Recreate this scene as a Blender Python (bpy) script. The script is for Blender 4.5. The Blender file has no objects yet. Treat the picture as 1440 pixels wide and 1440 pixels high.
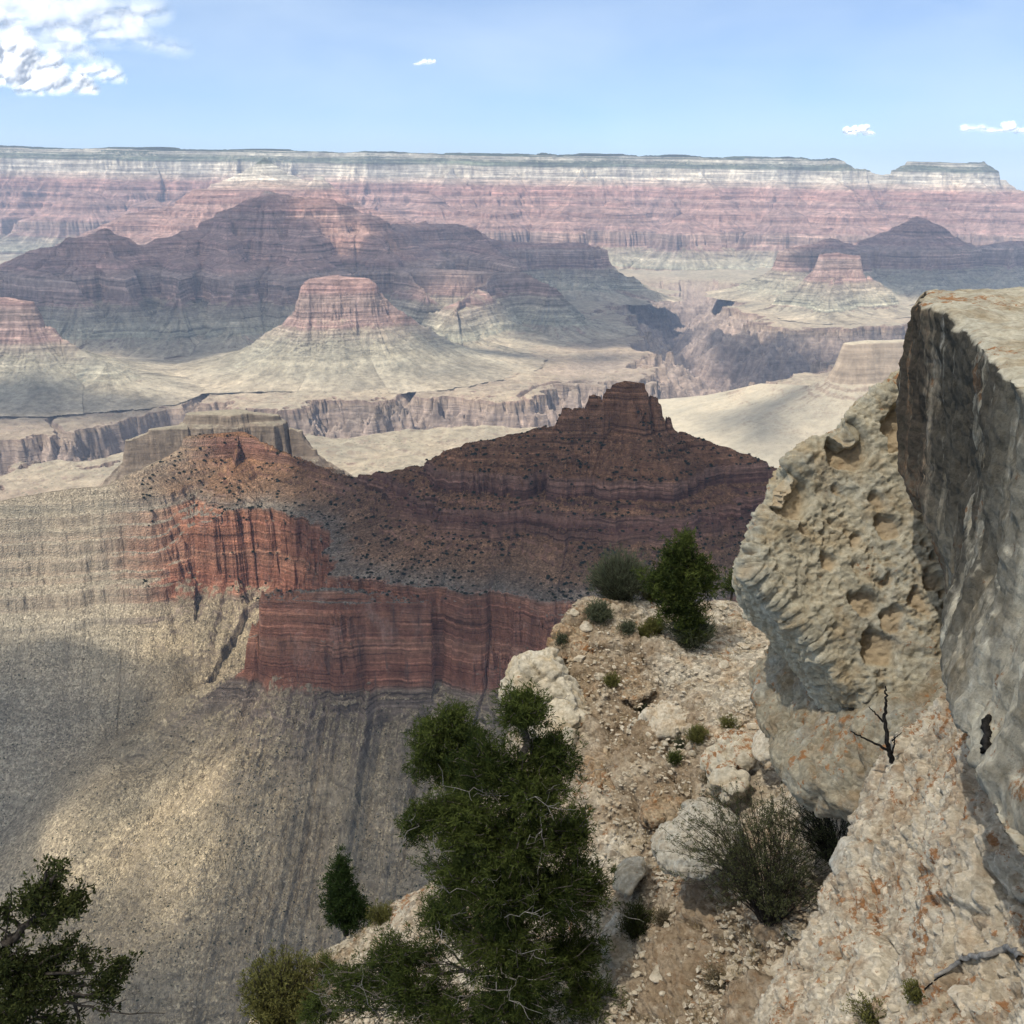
import bpy, bmesh, math, random
import numpy as np
from mathutils import Vector, Matrix

# ---------------------------------------------------------------- camera
S = bpy.context.scene
COL = S.collection
FPX = 1476.0                      # focal length in pixels of a 1440 px wide frame
PITCH = math.radians(17.94)
CP, SP = math.cos(PITCH), math.sin(PITCH)
cam_data = bpy.data.cameras.new("camera")
cam_data.sensor_width = 36.0
cam_data.lens = 36.0 * FPX / 1440.0
cam_data.clip_start = 0.2
cam_data.clip_end = 200000.0
cam = bpy.data.objects.new("camera", cam_data)
COL.objects.link(cam)
cam.location = (0, 0, 0)
cam.rotation_euler = (math.radians(90) - PITCH, 0, 0)
S.camera = cam

# ---------------------------------------------------------------- light
SUN_EL = math.radians(57.0)
SUN_AZ = math.radians(-42.0)      # to the left of straight behind the viewer
SUN = np.array([math.cos(SUN_EL) * math.sin(SUN_AZ), -math.cos(SUN_EL) * math.cos(SUN_AZ), math.sin(SUN_EL)])
sl = bpy.data.lights.new("sun", "SUN")
sl.energy = 4.9
sl.angle = math.radians(0.5)
sl.color = (1.0, 0.94, 0.83)
so = bpy.data.objects.new("sun", sl)
COL.objects.link(so)
so.rotation_euler = Vector(-SUN).to_track_quat('-Z', 'Y').to_euler()
so.location = (200, -500, 900)

S.view_settings.view_transform = 'Standard'
S.view_settings.look = 'None'
S.view_settings.gamma = 1.0
S.view_settings.use_curve_mapping = False
S.view_settings.exposure = 0.42
S.cycles.max_bounces = 8
S.cycles.transparent_max_bounces = 48
S.cycles.volume_bounces = 1
S.cycles.sample_clamp_indirect = 6.0


def nd(nt, kind, **kw):
    n = nt.nodes.new(kind)
    for k, v in kw.items():
        if k == "ins":
            for kk, vv in v.items():
                n.inputs[kk].default_value = vv
        else:
            setattr(n, k, v)
    return n


def make_world():
    w = bpy.data.worlds.new("World")
    S.world = w
    w.use_nodes = True
    nt = w.node_tree
    nt.nodes.clear()
    out = nd(nt, "ShaderNodeOutputWorld")
    bg = nd(nt, "ShaderNodeBackground")
    bg.inputs["Strength"].default_value = 0.098
    sky = nd(nt, "ShaderNodeTexSky")
    sky.sky_type = 'NISHITA'
    sky.sun_disc = False
    sky.sun_elevation = SUN_EL
    sky.sun_rotation = math.pi - SUN_AZ
    sky.altitude = 4200.0
    sky.air_density = 1.0
    sky.dust_density = 0.1
    sky.ozone_density = 2.2
    # thin high veil cloud, by direction
    tc = nd(nt, "ShaderNodeTexCoord")
    mp = nd(nt, "ShaderNodeMapping")
    mp.inputs["Scale"].default_value = (2.2, 2.2, 7.0)
    nz = nd(nt, "ShaderNodeTexNoise", ins={"Scale": 1.7, "Detail": 5.0, "Roughness": 0.5, "Distortion": 0.3})
    mr = nd(nt, "ShaderNodeMapRange", ins={"From Min": 0.30, "From Max": 0.72, "To Min": 0.12, "To Max": 0.62})
    mix = nd(nt, "ShaderNodeMixRGB", ins={"Color2": (5.6, 6.9, 8.5, 1)})
    tint = nd(nt, "ShaderNodeMixRGB", blend_type='MULTIPLY', ins={"Fac": 1.0, "Color2": (0.89, 0.99, 1.12, 1)})
    L = nt.links.new
    L(tc.outputs["Generated"], mp.inputs["Vector"])
    L(mp.outputs["Vector"], nz.inputs["Vector"])
    L(nz.outputs["Fac"], mr.inputs["Value"])
    L(mr.outputs["Result"], mix.inputs["Fac"])
    L(sky.outputs["Color"], tint.inputs["Color1"])
    L(tint.outputs["Color"], mix.inputs["Color1"])
    L(mix.outputs["Color"], bg.inputs["Color"])
    L(bg.outputs["Background"], out.inputs["Surface"])


make_world()


# ---------------------------------------------------------------- picture ray -> point in the world
def ray(px, py):
    u, v = (px - 720.0) / FPX, -(py - 720.0) / FPX
    return u, CP + v * SP, -SP + v * CP


def at(px, py, D):
    """the point seen at (px, py) whose forward distance is D metres"""
    u, f, z = ray(px, py)
    return (u * D / f, D, z * D / f)


def hit_z(px, py, z):
    u, f, zz = ray(px, py)
    D = z * f / zz
    return (u * D / f, D, z)


# ---------------------------------------------------------------- noise
_rs = np.random.RandomState(7)
PERM = np.concatenate([_rs.permutation(256)] * 3).astype(np.int32)
_ga = _rs.rand(256) * 2 * np.pi
GX2, GY2 = np.cos(_ga).astype(np.float32), np.sin(_ga).astype(np.float32)
_g3 = _rs.randn(256, 3)
_g3 /= np.linalg.norm(_g3, axis=1)[:, None]
G3 = _g3.astype(np.float32)


def _fade(t):
    return t * t * t * (t * (t * 6 - 15) + 10)


def perlin2(x, y, seed=0):
    xf = np.floor(x); yf = np.floor(y)
    xi = (xf.astype(np.int64) + seed * 37) & 255
    yi = (yf.astype(np.int64) + seed * 91) & 255
    fx = (x - xf).astype(np.float32); fy = (y - yf).astype(np.float32)
    u = _fade(fx); v = _fade(fy)
    a = PERM[xi]; b = PERM[xi + 1]
    h00 = PERM[a + yi]; h01 = PERM[a + yi + 1]; h10 = PERM[b + yi]; h11 = PERM[b + yi + 1]
    n00 = GX2[h00] * fx + GY2[h00] * fy
    n10 = GX2[h10] * (fx - 1) + GY2[h10] * fy
    n01 = GX2[h01] * fx + GY2[h01] * (fy - 1)
    n11 = GX2[h11] * (fx - 1) + GY2[h11] * (fy - 1)
    p = n00 + u * (n10 - n00); q = n01 + u * (n11 - n01)
    return (p + v * (q - p)) * 1.5


def perlin3(x, y, z, seed=0):
    xf = np.floor(x); yf = np.floor(y); zf = np.floor(z)
    xi = (xf.astype(np.int64) + seed * 37) & 255
    yi = (yf.astype(np.int64) + seed * 91) & 255
    zi = (zf.astype(np.int64) + seed * 53) & 255
    f = [(x - xf).astype(np.float32), (y - yf).astype(np.float32), (z - zf).astype(np.float32)]
    u, v, w = _fade(f[0]), _fade(f[1]), _fade(f[2])
    r = []
    for dz in (0, 1):
        for dy in (0, 1):
            for dx in (0, 1):
                h = PERM[PERM[PERM[xi + dx] + yi + dy] + zi + dz]
                g = G3[h]
                r.append(g[:, 0] * (f[0] - dx) + g[:, 1] * (f[1] - dy) + g[:, 2] * (f[2] - dz))
    a = r[0] + u * (r[1] - r[0]); b = r[2] + u * (r[3] - r[2])
    c = r[4] + u * (r[5] - r[4]); d = r[6] + u * (r[7] - r[6])
    e = a + v * (b - a); g = c + v * (d - c)
    return (e + w * (g - e)) * 1.5


def fbm2(x, y, lam, octs, seed=0, gain=0.5, ridged=False):
    out = np.zeros(np.shape(x), np.float32)
    amp, l = 1.0, lam
    for k in range(octs):
        n = perlin2(x / l + 13.7 * k, y / l - 7.3 * k, seed + k)
        if ridged:
            n = 1.0 - 2.0 * np.abs(n)
        out += amp * n
        amp *= gain; l *= 0.5
    return out


def fbm3(p, lam, octs, seed=0, gain=0.5, ridged=False):
    out = np.zeros(len(p), np.float32)
    amp, l = 1.0, lam
    for k in range(octs):
        n = perlin3(p[:, 0] / l + 5.1 * k, p[:, 1] / l - 3.7 * k, p[:, 2] / l + 1.9 * k, seed + k)
        if ridged:
            n = 1.0 - 2.0 * np.abs(n)
        out += amp * n
        amp *= gain; l *= 0.5
    return out


def worley3(p, lam, seed=0):
    """distance to the nearest and second nearest scattered point, in cells, and the cell's hash"""
    q = p / lam
    c = np.floor(q).astype(np.int64)
    f1 = np.full(len(p), 9.0, np.float32); f2 = f1.copy(); hid = np.zeros(len(p), np.int64)
    for dx in (-1, 0, 1):
        for dy in (-1, 0, 1):
            for dz in (-1, 0, 1):
                cc = c + np.array([dx, dy, dz])
                h = PERM[PERM[PERM[(cc[:, 0] + seed * 17) & 255] + (cc[:, 1] & 255)] + (cc[:, 2] & 255)]
                o = cc + np.stack([PERM[h + 1], PERM[h + 60], PERM[h + 120]], 1) / 255.0
                d = np.sqrt(((q - o) ** 2).sum(1)).astype(np.float32)
                nearer = d < f1
                f2 = np.where(nearer, f1, np.minimum(f2, d))
                hid = np.where(nearer, h, hid)
                f1 = np.minimum(f1, d)
    return f1, f2, hid


def sstep(a, b, x):
    t = np.clip((x - a) / (b - a), 0, 1)
    return t * t * (3 - 2 * t)


# ---------------------------------------------------------------- mesh helpers
def mesh_from(name, verts, faces, mat=None, smooth=True, parent=None, attrs=None):
    """faces: array (n,3) or (n,4), or a list of lists"""
    me = bpy.data.meshes.new(name)
    verts = np.asarray(verts, np.float32)
    if isinstance(faces, np.ndarray):
        n, k = faces.shape
        me.vertices.add(len(verts))
        me.vertices.foreach_set("co", verts.ravel())
        me.loops.add(n * k)
        me.loops.foreach_set("vertex_index", faces.astype(np.int32).ravel())
        me.polygons.add(n)
        me.polygons.foreach_set("loop_start", np.arange(0, n * k, k, dtype=np.int32))
        me.polygons.foreach_set("loop_total", np.full(n, k, np.int32))
        me.update(calc_edges=True)
    else:
        me.from_pydata([tuple(map(float, v)) for v in verts], [], [list(map(int, f)) for f in faces])
        me.update()
    me.polygons.foreach_set("use_smooth", np.full(len(me.polygons), bool(smooth)))
    if attrs:
        for k, v in attrs.items():
            if np.ndim(v) == 2:
                a = me.attributes.new(k, 'FLOAT_VECTOR', 'POINT')
                a.data.foreach_set("vector", np.asarray(v, np.float32).ravel())
                continue
            a = me.attributes.new(k, 'FLOAT', 'POINT')
            a.data.foreach_set("value", np.asarray(v, np.float32).ravel())
    if mat is not None:
        me.materials.append(mat)
    o = bpy.data.objects.new(name, me)
    COL.objects.link(o)
    if parent is not None:
        o.parent = parent
    return o


def grid_faces(nr, nc):
    i = np.arange(nr * nc, dtype=np.int32).reshape(nr, nc)
    return np.stack([i[:-1, :-1], i[:-1, 1:], i[1:, 1:], i[1:, :-1]], -1).reshape(-1, 4)


def compact(verts, faces, attrs=None):
    used = np.zeros(len(verts), bool)
    used[faces.ravel()] = True
    m = np.cumsum(used) - 1
    at2 = {k: np.asarray(v)[used] for k, v in attrs.items()} if attrs else None
    return verts[used], m[faces].astype(np.int32), at2


def tag(o, label=None, cat=None, group=None, kind=None):
    if label: o["label"] = label
    if cat: o["category"] = cat
    if group: o["group"] = group
    if kind: o["kind"] = kind
    return o


def empty(name, loc, label, cat, group=None, rotz=0.0):
    o = bpy.data.objects.new(name, None)
    o.empty_display_size = 0.3
    COL.objects.link(o)
    o.location = loc
    o.rotation_euler = (0, 0, rotz)
    return tag(o, label, cat, group)

# ---------------------------------------------------------------- rock strata
class Profile:
    """what erosion makes of a sequence of beds: (top elevation, steepness in degrees down to the next one)"""
    def __init__(self, rows, dz=0.0):
        zs = [r[0] + dz for r in rows]
        w = [0.0]
        for k in range(len(rows) - 1):
            w.append(w[-1] + (zs[k] - zs[k + 1]) / math.tan(math.radians(rows[k][1])))
        # above the top bed the slope goes on
        zs = [zs[0] + 400.0] + zs
        w = [-400.0 / math.tan(math.radians(rows[0][1]))] + w
        self.z, self.w = np.array(zs), np.array(w)

    def W(self, z):
        return np.interp(-np.asarray(z, float), -self.z, self.w)

    def Z(self, w):
        return np.interp(w, self.w, self.z)


def terrace(z, lam, mix, wob):
    """ledges within the beds"""
    u = (z + wob) / lam
    k = np.floor(u)
    f = u - k
    t = k + np.where(f < 0.62, f * 0.30 / 0.62, 0.30 + (f - 0.62) * 0.70 / 0.38)
    return z + mix * (t - u) * lam


def height(x, y, skel, prof, nz, want_fall=False):
    """erode a landform from its skeleton of crest lines"""
    best = np.full(x.shape, 1e9, np.float64)
    fx = np.zeros(x.shape, np.float32); fy = fx.copy(); dd = fx.copy()
    for pts, hw in skel:
        if len(pts) == 1:
            pts = [pts[0], (pts[0][0] + 1.0, pts[0][1], pts[0][2])]
        for (ax, ay, az), (bx, by, bz) in zip(pts[:-1], pts[1:]):
            ex, ey = bx - ax, by - ay
            t = np.clip(((x - ax) * ex + (y - ay) * ey) / (ex * ex + ey * ey + 1e-9), 0, 1)
            qx, qy = ax + t * ex, ay + t * ey
            d = np.maximum(np.hypot(x - qx, y - qy) - hw, 0)
            w = prof.W(az + t * (bz - az)) + d
            m = w < best
            best = np.where(m, w, best)
            fx = np.where(m, qx, fx); fy = np.where(m, qy, fy); dd = np.where(m, d, dd)
    # gullies and buttresses: constant along the fall line, growing away from the crest
    r = np.hypot(x - fx, y - fy) + 1e-6
    gx, gy = fx + (x - fx) / r * nz["fan"], fy + (y - fy) / r * nz["fan"]
    g = fbm2(gx, gy, nz["glam"], 5, nz["seed"], 0.6, True)
    n = fbm2(x, y, nz["lam"], 7, nz["seed"] + 11, 0.55)
    fade = sstep(0, nz["fade"], dd) * 0.92 + 0.08
    if "calm_x" in nz:
        cx = nz["calm_x"]
        cm = cx[2] + (1 - cx[2]) * sstep(cx[0], cx[1], x)
        g = g * cm
        n = n * (0.4 + 0.6 * cm)
    else:
        cm = 1.0
    w = best + fade * (nz["gamp"] * g * sstep(0, nz["fade"] * 2, dd) + nz["amp"] * n)
    w = w + nz.get("fine", 0.0) * (0.15 + 0.85 * fade) * (0.15 + 0.85 * cm) * fbm2(x, y, nz["lam"] / 12.0, 3, nz["seed"] + 31, 0.6)
    if "rill" in nz:
        am, rl = nz["rill"]
        w = w + am * (0.3 + 0.7 * cm) * sstep(rl * 0.5, rl * 4, dd) * fbm2(gx, gy, rl, 3, nz["seed"] + 51, 0.6, True)
    z = prof.Z(w)
    if "alt" in nz:
        ap, x0, x1 = nz["alt"]
        k = sstep(x0, x1, x + 40 * fbm2(x, y, 120, 2, 99))
        z = z * k + ap.Z(w) * (1 - k)
    if "ledge" in nz:
        lo = nz.get("ledge_min", -790.0)
        for lam, mix in nz["ledge"]:
            z = np.where(z > lo - 80, z + (terrace(z, lam, mix, lam * 0.8 * fbm2(x, y, nz["lam"] * 3, 2, nz["seed"] + 61)) - z) * sstep(lo - 12, lo, z), z)
    if "talus" in nz:
        # fallen rock heaped against the foot of the cliff: (foot elevation, degrees, height, width of the cones)
        zf, deg, am, lam = nz["talus"]
        cone = am * np.maximum(fbm2(gx, gy, lam, 4, nz["seed"] + 71, 0.55) + 0.10, -0.3)
        z = np.where(w > prof.W(zf) - 60, np.maximum(z, zf - (w - prof.W(zf)) * math.tan(math.radians(deg)) + cone), z)
    z = z - nz.get("tilt", 0.0) * x
    if want_fall:
        return z, np.stack([gx, gy, np.zeros_like(gx)], -1)
    return z


def landform(name, a0, a1, na, y0, y1, ny, skel, prof, nz, mat, floor, label, extra=None):
    a_c = np.linspace(a0, a1, max(na // 5, 8))
    yy = np.linspace(y0, y1, ny * 2)
    X, Y = np.meshgrid(a_c, yy, indexing='ij')
    X = X * Y
    Z = height(X, Y, skel, prof, nz)
    el = Z / Y
    de = np.diff(el, axis=1) * 1025.0
    m = np.where(de > 0, de, -0.25 * de) + 0.12 * np.diff(Y, axis=1) / (Y[:, 1:] / 1025.0) * 0.25
    m[Z[:, 1:] < floor] *= 0.15
    k = 9
    mp = np.pad(m, ((k, k), (0, 0)), mode='edge')
    cs = np.cumsum(np.vstack([np.zeros((1, mp.shape[1])), mp]), 0)
    m = (cs[2 * k + 1:] - cs[:-2 * k - 1]) / (2 * k + 1)
    m = m + m.mean() * 0.12
    cum = np.concatenate([np.zeros((len(a_c), 1)), np.cumsum(m, 1)], 1)
    cum /= cum[:, -1:]
    t = np.linspace(0, 1, ny)
    R = np.stack([np.interp(t, cum[i], yy) for i in range(len(a_c))])       # (na_c, ny)
    a = np.linspace(a0, a1, na)
    pos = np.interp(a, a_c, np.arange(len(a_c)))
    i0 = np.minimum(pos.astype(int), len(a_c) - 2); fr = (pos - i0)[:, None]
    Y = R[i0] * (1 - fr) + R[i0 + 1] * fr
    X = a[:, None] * Y
    Z, G = height(X, Y, skel, prof, nz, True)
    V = np.stack([X, Y, Z], -1).reshape(-1, 3)
    Fc = grid_faces(na, ny)[:, ::-1]
    keep = (Z.reshape(-1)[Fc] > floor).any(1)
    V, Fc, at2 = compact(V, Fc[keep], {"fall": G.reshape(-1, 3)})
    o = mesh_from(name, V, Fc, mat, attrs=at2)
    tag(o, label, None, None, "structure")
    return o


# ---------------------------------------------------------------- rock and soil material
def strata_material(name, stops, zr, soil=None, dip=0.0, wob=(400.0, 20.0), band=(0.0015, 0.05, 0.35),
                    streak=(0.02, 0.25), grain=(0.05, 0.3), spots=None, bump=(1.0, 4.0), slope=(0.72, 0.9), tintx=None, rubble=None, calm=None, tilt=0.0, fall=None, lines=None):
    """bedded rock coloured by elevation; soil on what is not steep; spots = (scale, threshold, colour, amount)"""
    m = bpy.data.materials.new(name)
    m.use_nodes = True
    nt = m.node_tree
    nt.nodes.clear()
    L = nt.links.new
    out = nd(nt, "ShaderNodeOutputMaterial")
    bs = nd(nt, "ShaderNodeBsdfDiffuse", ins={"Roughness": 0.6})
    geo = nd(nt, "ShaderNodeNewGeometry")
    sep = nd(nt, "ShaderNodeSeparateXYZ")
    L(geo.outputs["Position"], sep.inputs[0])

    def math_(op, a, b=None, clamp=False):
        n = nd(nt, "ShaderNodeMath", operation=op, use_clamp=clamp)
        for i, v in enumerate((a, b)):
            if v is None: continue
            if isinstance(v, (int, float)): n.inputs[i].default_value = v
            else: L(v, n.inputs[i])
        return n.outputs[0]

    def scaled(sx, sy, sz):
        n = nd(nt, "ShaderNodeVectorMath", operation='MULTIPLY')
        L(geo.outputs["Position"], n.inputs[0])
        n.inputs[1].default_value = (sx, sy, sz)
        return n.outputs[0]

    def noise(vec, detail=4.0, rough=0.55, dist=0.0):
        n = nd(nt, "ShaderNodeTexNoise", ins={"Scale": 1.0, "Detail": detail, "Roughness": rough, "Distortion": dist})
        L(vec, n.inputs["Vector"])
        return n.outputs["Fac"]

    def rng(v, a, b, c, d):
        n = nd(nt, "ShaderNodeMapRange", ins={"From Min": a, "From Max": b, "To Min": c, "To Max": d})
        L(v, n.inputs["Value"])
        return n.outputs["Result"]

    def ramp(v, st):
        n = nd(nt, "ShaderNodeValToRGB")
        el = n.color_ramp.elements
        st = sorted(st)
        while len(el) > 1: el.remove(el[-1])
        el[0].position = st[0][0]; el[0].color = (*st[0][1], 1)
        for p, c in st[1:]:
            e = el.new(p); e.color = (*c, 1)
        L(v, n.inputs["Fac"])
        return n.outputs["Color"]

    def mixc(f, a, b, mode='MIX'):
        n = nd(nt, "ShaderNodeMixRGB", blend_type=mode)
        for key, v in (("Fac", f), ("Color1", a), ("Color2", b)):
            if isinstance(v, (int, float)): n.inputs[key].default_value = v
            elif isinstance(v, tuple): n.inputs[key].default_value = (*v, 1)
            else: L(v, n.inputs[key])
        return n.outputs["Color"]

    w = noise(scaled(1 / wob[0], 1 / wob[0], 1 / wob[0]), 4.0)
    zz = math_('ADD', sep.outputs["Z"], math_('MULTIPLY', math_('SUBTRACT', w, 0.5), wob[1] * 2))
    if dip:
        zz = math_('ADD', zz, math_('MULTIPLY', sep.outputs["Y"], dip))
    if tilt:
        zz = math_('ADD', zz, math_('MULTIPLY', sep.outputs["X"], tilt))
    fac = rng(zz, zr[0], zr[1], 0, 1)
    f = lambda z: (z - zr[0]) / (zr[1] - zr[0])
    rock = ramp(fac, [(f(z), c) for z, c in stops])
    bnd = noise(scaled(band[0], band[0], band[1]), 6.0, 0.76)
    strk = noise(scaled(streak[0], streak[0], streak[0] * 0.08), 4.0, 0.6)
    grn = noise(scaled(grain[0], grain[0], grain[0]), 7.0, 0.72)
    if lines:
        # thin pale and dark beds: (beds per metre, contrast)
        cz = nd(nt, "ShaderNodeCombineXYZ")
        wv = noise(scaled(lines[0] * 0.06, lines[0] * 0.06, lines[0] * 0.06), 3.0)
        L(math_('MULTIPLY', sep.outputs["X"], lines[0] * 0.02), cz.inputs[0]); L(math_('MULTIPLY', sep.outputs["Y"], lines[0] * 0.02), cz.inputs[1])
        L(math_('ADD', math_('MULTIPLY', zz, lines[0]), math_('MULTIPLY', wv, 1.2)), cz.inputs[2])
        ln_ = noise(cz.outputs[0], 2.0, 0.5)
        lcol = ramp(ln_, [(0.36, (1 - lines[1],) * 3), (0.41, (1.0,) * 3), (0.57, (1.0,) * 3), (0.62, (1 + lines[1],) * 3), (0.70, (1 + lines[1] * 1.3,) * 3)])
        rock = mixc(rng(zz, lines[4], lines[4] + 10, 0, 1), rock, mixc(1.0, rock, lcol, 'MULTIPLY'))
        lsoil = mixc(math_('MULTIPLY', rng(zz, lines[2], lines[2] + 15, 0, 1), lines[3]), (1.0, 1.0, 1.0), lcol)
    bamt = 1.0
    if calm:
        inside = math_('MULTIPLY', rng(zz, calm[0], calm[0] + 6, 0, 1), rng(zz, calm[1] - 6, calm[1], 1, 0))
        bamt = rng(inside, 0, 1, 1, calm[2])
    rock = mixc(bamt, rock, ramp(bnd, [(0.30, (1 - band[2],) * 3), (0.5, (1.0,) * 3), (0.72, (1 + band[2] * 0.9,) * 3)]), 'MULTIPLY')
    if calm:
        # massive cliffs: pale scars, dark stains and cracks
        blot = noise(scaled(streak[0] * 0.5, streak[0] * 0.5, streak[0] * 0.35), 6.0, 0.65, 0.6)
        rock = mixc(math_('MULTIPLY', inside, rng(blot, 0.56, 0.72, 0, 0.55)), rock, calm[3])
        crk = noise(scaled(streak[0] * 1.6, streak[0] * 1.6, streak[0] * 0.12), 5.0, 0.7, 0.3)
        rock = mixc(math_('MULTIPLY', inside, rng(crk, 0.42, 0.33, 0, 0.7)), rock, tuple(c * 0.35 for c in calm[3]))
    rock = mixc(1.0, rock, ramp(strk, [(0.3, (1 - streak[1],) * 3), (0.7, (1 + streak[1],) * 3)]), 'MULTIPLY')
    col = rock
    slp = nd(nt, "ShaderNodeSeparateXYZ")
    L(geo.outputs["Normal"], slp.inputs[0])
    slf = rng(math_('ADD', slp.outputs["Z"], math_('MULTIPLY', math_('SUBTRACT', grn, 0.5), 0.22)), slope[0], slope[1], 0, 1)
    if soil:
        sc = ramp(fac, [(f(z), c) for z, c in soil])
        if lines:
            sc = mixc(1.0, sc, lsoil, 'MULTIPLY')
        col = mixc(slf, rock, sc)
    if fall:
        # debris streaks running down the fall line: (wavelength, contrast)
        fa = nd(nt, "ShaderNodeAttribute", attribute_name="fall")
        fm = nd(nt, "ShaderNodeVectorMath", operation='MULTIPLY')
        L(fa.outputs["Vector"], fm.inputs[0]); fm.inputs[1].default_value = (1 / fall[0],) * 3
        fp = nd(nt, "ShaderNodeVectorMath", operation='ADD')
        L(fm.outputs[0], fp.inputs[0]); L(scaled(0.16 / fall[0], 0.16 / fall[0], 0.3 / fall[0]), fp.inputs[1])
        fn_ = noise(fp.outputs[0], 7.0, 0.72)
        fcol = mixc(slf, (1.0, 1.0, 1.0), ramp(fn_, [(0.32, (1 - fall[1],) * 3), (0.5, (1.0,) * 3), (0.68, (1 + fall[1],) * 3)]))
        col = mixc(1.0, col, fcol, 'MULTIPLY')
        fhg = math_('MULTIPLY', fn_, slf)
    if tintx:
        # (x0, x1, noise scale, colour, amount): paler beds towards one side
        tn = noise(scaled(1 / tintx[2], 1 / tintx[2], 1 / tintx[2]), 4.0)
        tf = rng(math_('ADD', sep.outputs["X"], math_('MULTIPLY', math_('SUBTRACT', tn, 0.5), tintx[2] * 1.6)), tintx[0], tintx[1], tintx[4], 0)
        tcol = mixc(1.0, tintx[3], ramp(bnd, [(0.3, (0.72,) * 3), (0.7, (1.2,) * 3)]), 'MULTIPLY')
        col = mixc(tf, col, tcol)
    big = noise(scaled(1 / (wob[0] * 0.7), 1 / (wob[0] * 0.7), 1 / (wob[0] * 0.7)), 5.0)
    col = mixc(1.0, col, ramp(big, [(0.3, (0.84, 0.86, 0.88)), (0.7, (1.16, 1.13, 1.1))]), 'MULTIPLY')
    col = mixc(1.0, col, ramp(grn, [(0.28, (1 - grain[1],) * 3), (0.5, (1.0,) * 3), (0.72, (1 + grain[1],) * 3)]), 'MULTIPLY')
    hgt = math_('ADD', math_('MULTIPLY', bnd, math_('MULTIPLY', math_('SUBTRACT', 1.0, slf), 1.1)), math_('MULTIPLY', grn, 1.0))
    if fall:
        hgt = math_('ADD', hgt, math_('MULTIPLY', fhg, 1.4))
    if rubble:
        # loose blocks on the slopes: (cell size in metres, contrast)
        v = nd(nt, "ShaderNodeTexVoronoi", ins={"Scale": 1.0 / rubble[0], "Randomness": 1.0})
        L(geo.outputs["Position"], v.inputs["Vector"])
        v2 = nd(nt, "ShaderNodeTexVoronoi", ins={"Scale": 2.7 / rubble[0], "Randomness": 1.0})
        L(geo.outputs["Position"], v2.inputs["Vector"])
        bwn = nd(nt, "ShaderNodeRGBToBW"); L(v.outputs["Color"], bwn.inputs[0])
        sh = ramp(bwn.outputs[0], [(0.15, (1 - rubble[1],) * 3), (0.6, (1.0,) * 3), (0.9, (1 + rubble[1],) * 3)])
        col = mixc(slf, col, mixc(1.0, col, sh, 'MULTIPLY'))
        hgt = math_('SUBTRACT', hgt, math_('ADD', math_('MULTIPLY', v.outputs["Distance"], 0.9), math_('MULTIPLY', v2.outputs["Distance"], 0.4)))
    for sp in (spots or []):
        v = nd(nt, "ShaderNodeTexVoronoi", ins={"Scale": sp[0], "Randomness": 1.0})
        L(geo.outputs["Position"], v.inputs["Vector"])
        cl = noise(scaled(sp[0] * 0.12, sp[0] * 0.12, sp[0] * 0.12), 3.0)
        th = math_('MULTIPLY', rng(cl, 0.38, 0.66, 0.25, 1.0), sp[1])
        fs = math_('MULTIPLY', math_('LESS_THAN', v.outputs["Distance"], th), sp[3])
        if len(sp) > 4:
            fs = math_('MULTIPLY', fs, math_('MULTIPLY', rng(zz, sp[4], sp[4] + sp[6], 0, 1), rng(zz, sp[5], sp[5] + sp[6], 1, 0)))
        fs = math_('MULTIPLY', fs, rng(slf, 0.1, 0.6, 0.15, 1))
        col = mixc(fs, col, sp[2])
    L(col, bs.inputs["Color"])
    bp = nd(nt, "ShaderNodeBump", ins={"Strength": bump[0], "Distance": bump[1]})
    L(hgt, bp.inputs["Height"])
    L(bp.outputs["Normal"], bs.inputs["Normal"])
    L(bs.outputs["BSDF"], out.inputs["Surface"])
    return m


# far beds, metres relative to the viewpoint
FAR = [(320, (0.06, 0.075, 0.05)), (214, (0.06, 0.075, 0.05)), (208, (0.42, 0.38, 0.3)), (150, (0.4, 0.37, 0.29)), (135, (0.13, 0.15, 0.1)), (80, (0.16, 0.17, 0.12)), (66, (0.55, 0.5, 0.4)), (-60, (0.58, 0.52, 0.42)), (-80, (0.5, 0.42, 0.33)), (-140, (0.44, 0.33, 0.26)), (-165, (0.35, 0.21, 0.171)), (-265, (0.33, 0.19, 0.155)), (-300, (0.391, 0.258, 0.211)), (-350, (0.304, 0.179, 0.148)), (-395, (0.389, 0.249, 0.202)), (-470, (0.312, 0.184, 0.149)), (-520, (0.389, 0.249, 0.202)), (-600, (0.314, 0.189, 0.158)), (-640, (0.357, 0.255, 0.208)), (-780, (0.316, 0.207, 0.172)), (-800, (0.31, 0.25, 0.19)), (-950, (0.36, 0.34, 0.25)), (-965, (0.27, 0.2, 0.15)), (-1000, (0.26, 0.19, 0.15)), (-1015, (0.3, 0.23, 0.18)), (-1420, (0.22, 0.17, 0.15))]
FAR_SOIL = [(320, (0.055, 0.07, 0.045)), (205, (0.06, 0.075, 0.05)), (150, (0.19, 0.185, 0.135)), (75, (0.22, 0.21, 0.155)), (40, (0.5, 0.45, 0.36)), (-120, (0.4, 0.29, 0.22)), (-180, (0.305, 0.188, 0.153)), (-600, (0.306, 0.197, 0.162)), (-640, (0.31, 0.224, 0.185)), (-780, (0.31, 0.25, 0.18)), (-830, (0.3, 0.27, 0.195)), (-960, (0.315, 0.275, 0.2)), (-1010, (0.36, 0.3, 0.215)), (-1040, (0.33, 0.26, 0.2)), (-1420, (0.24, 0.185, 0.155))]
VEG = (.075, .09, .06)
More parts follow.
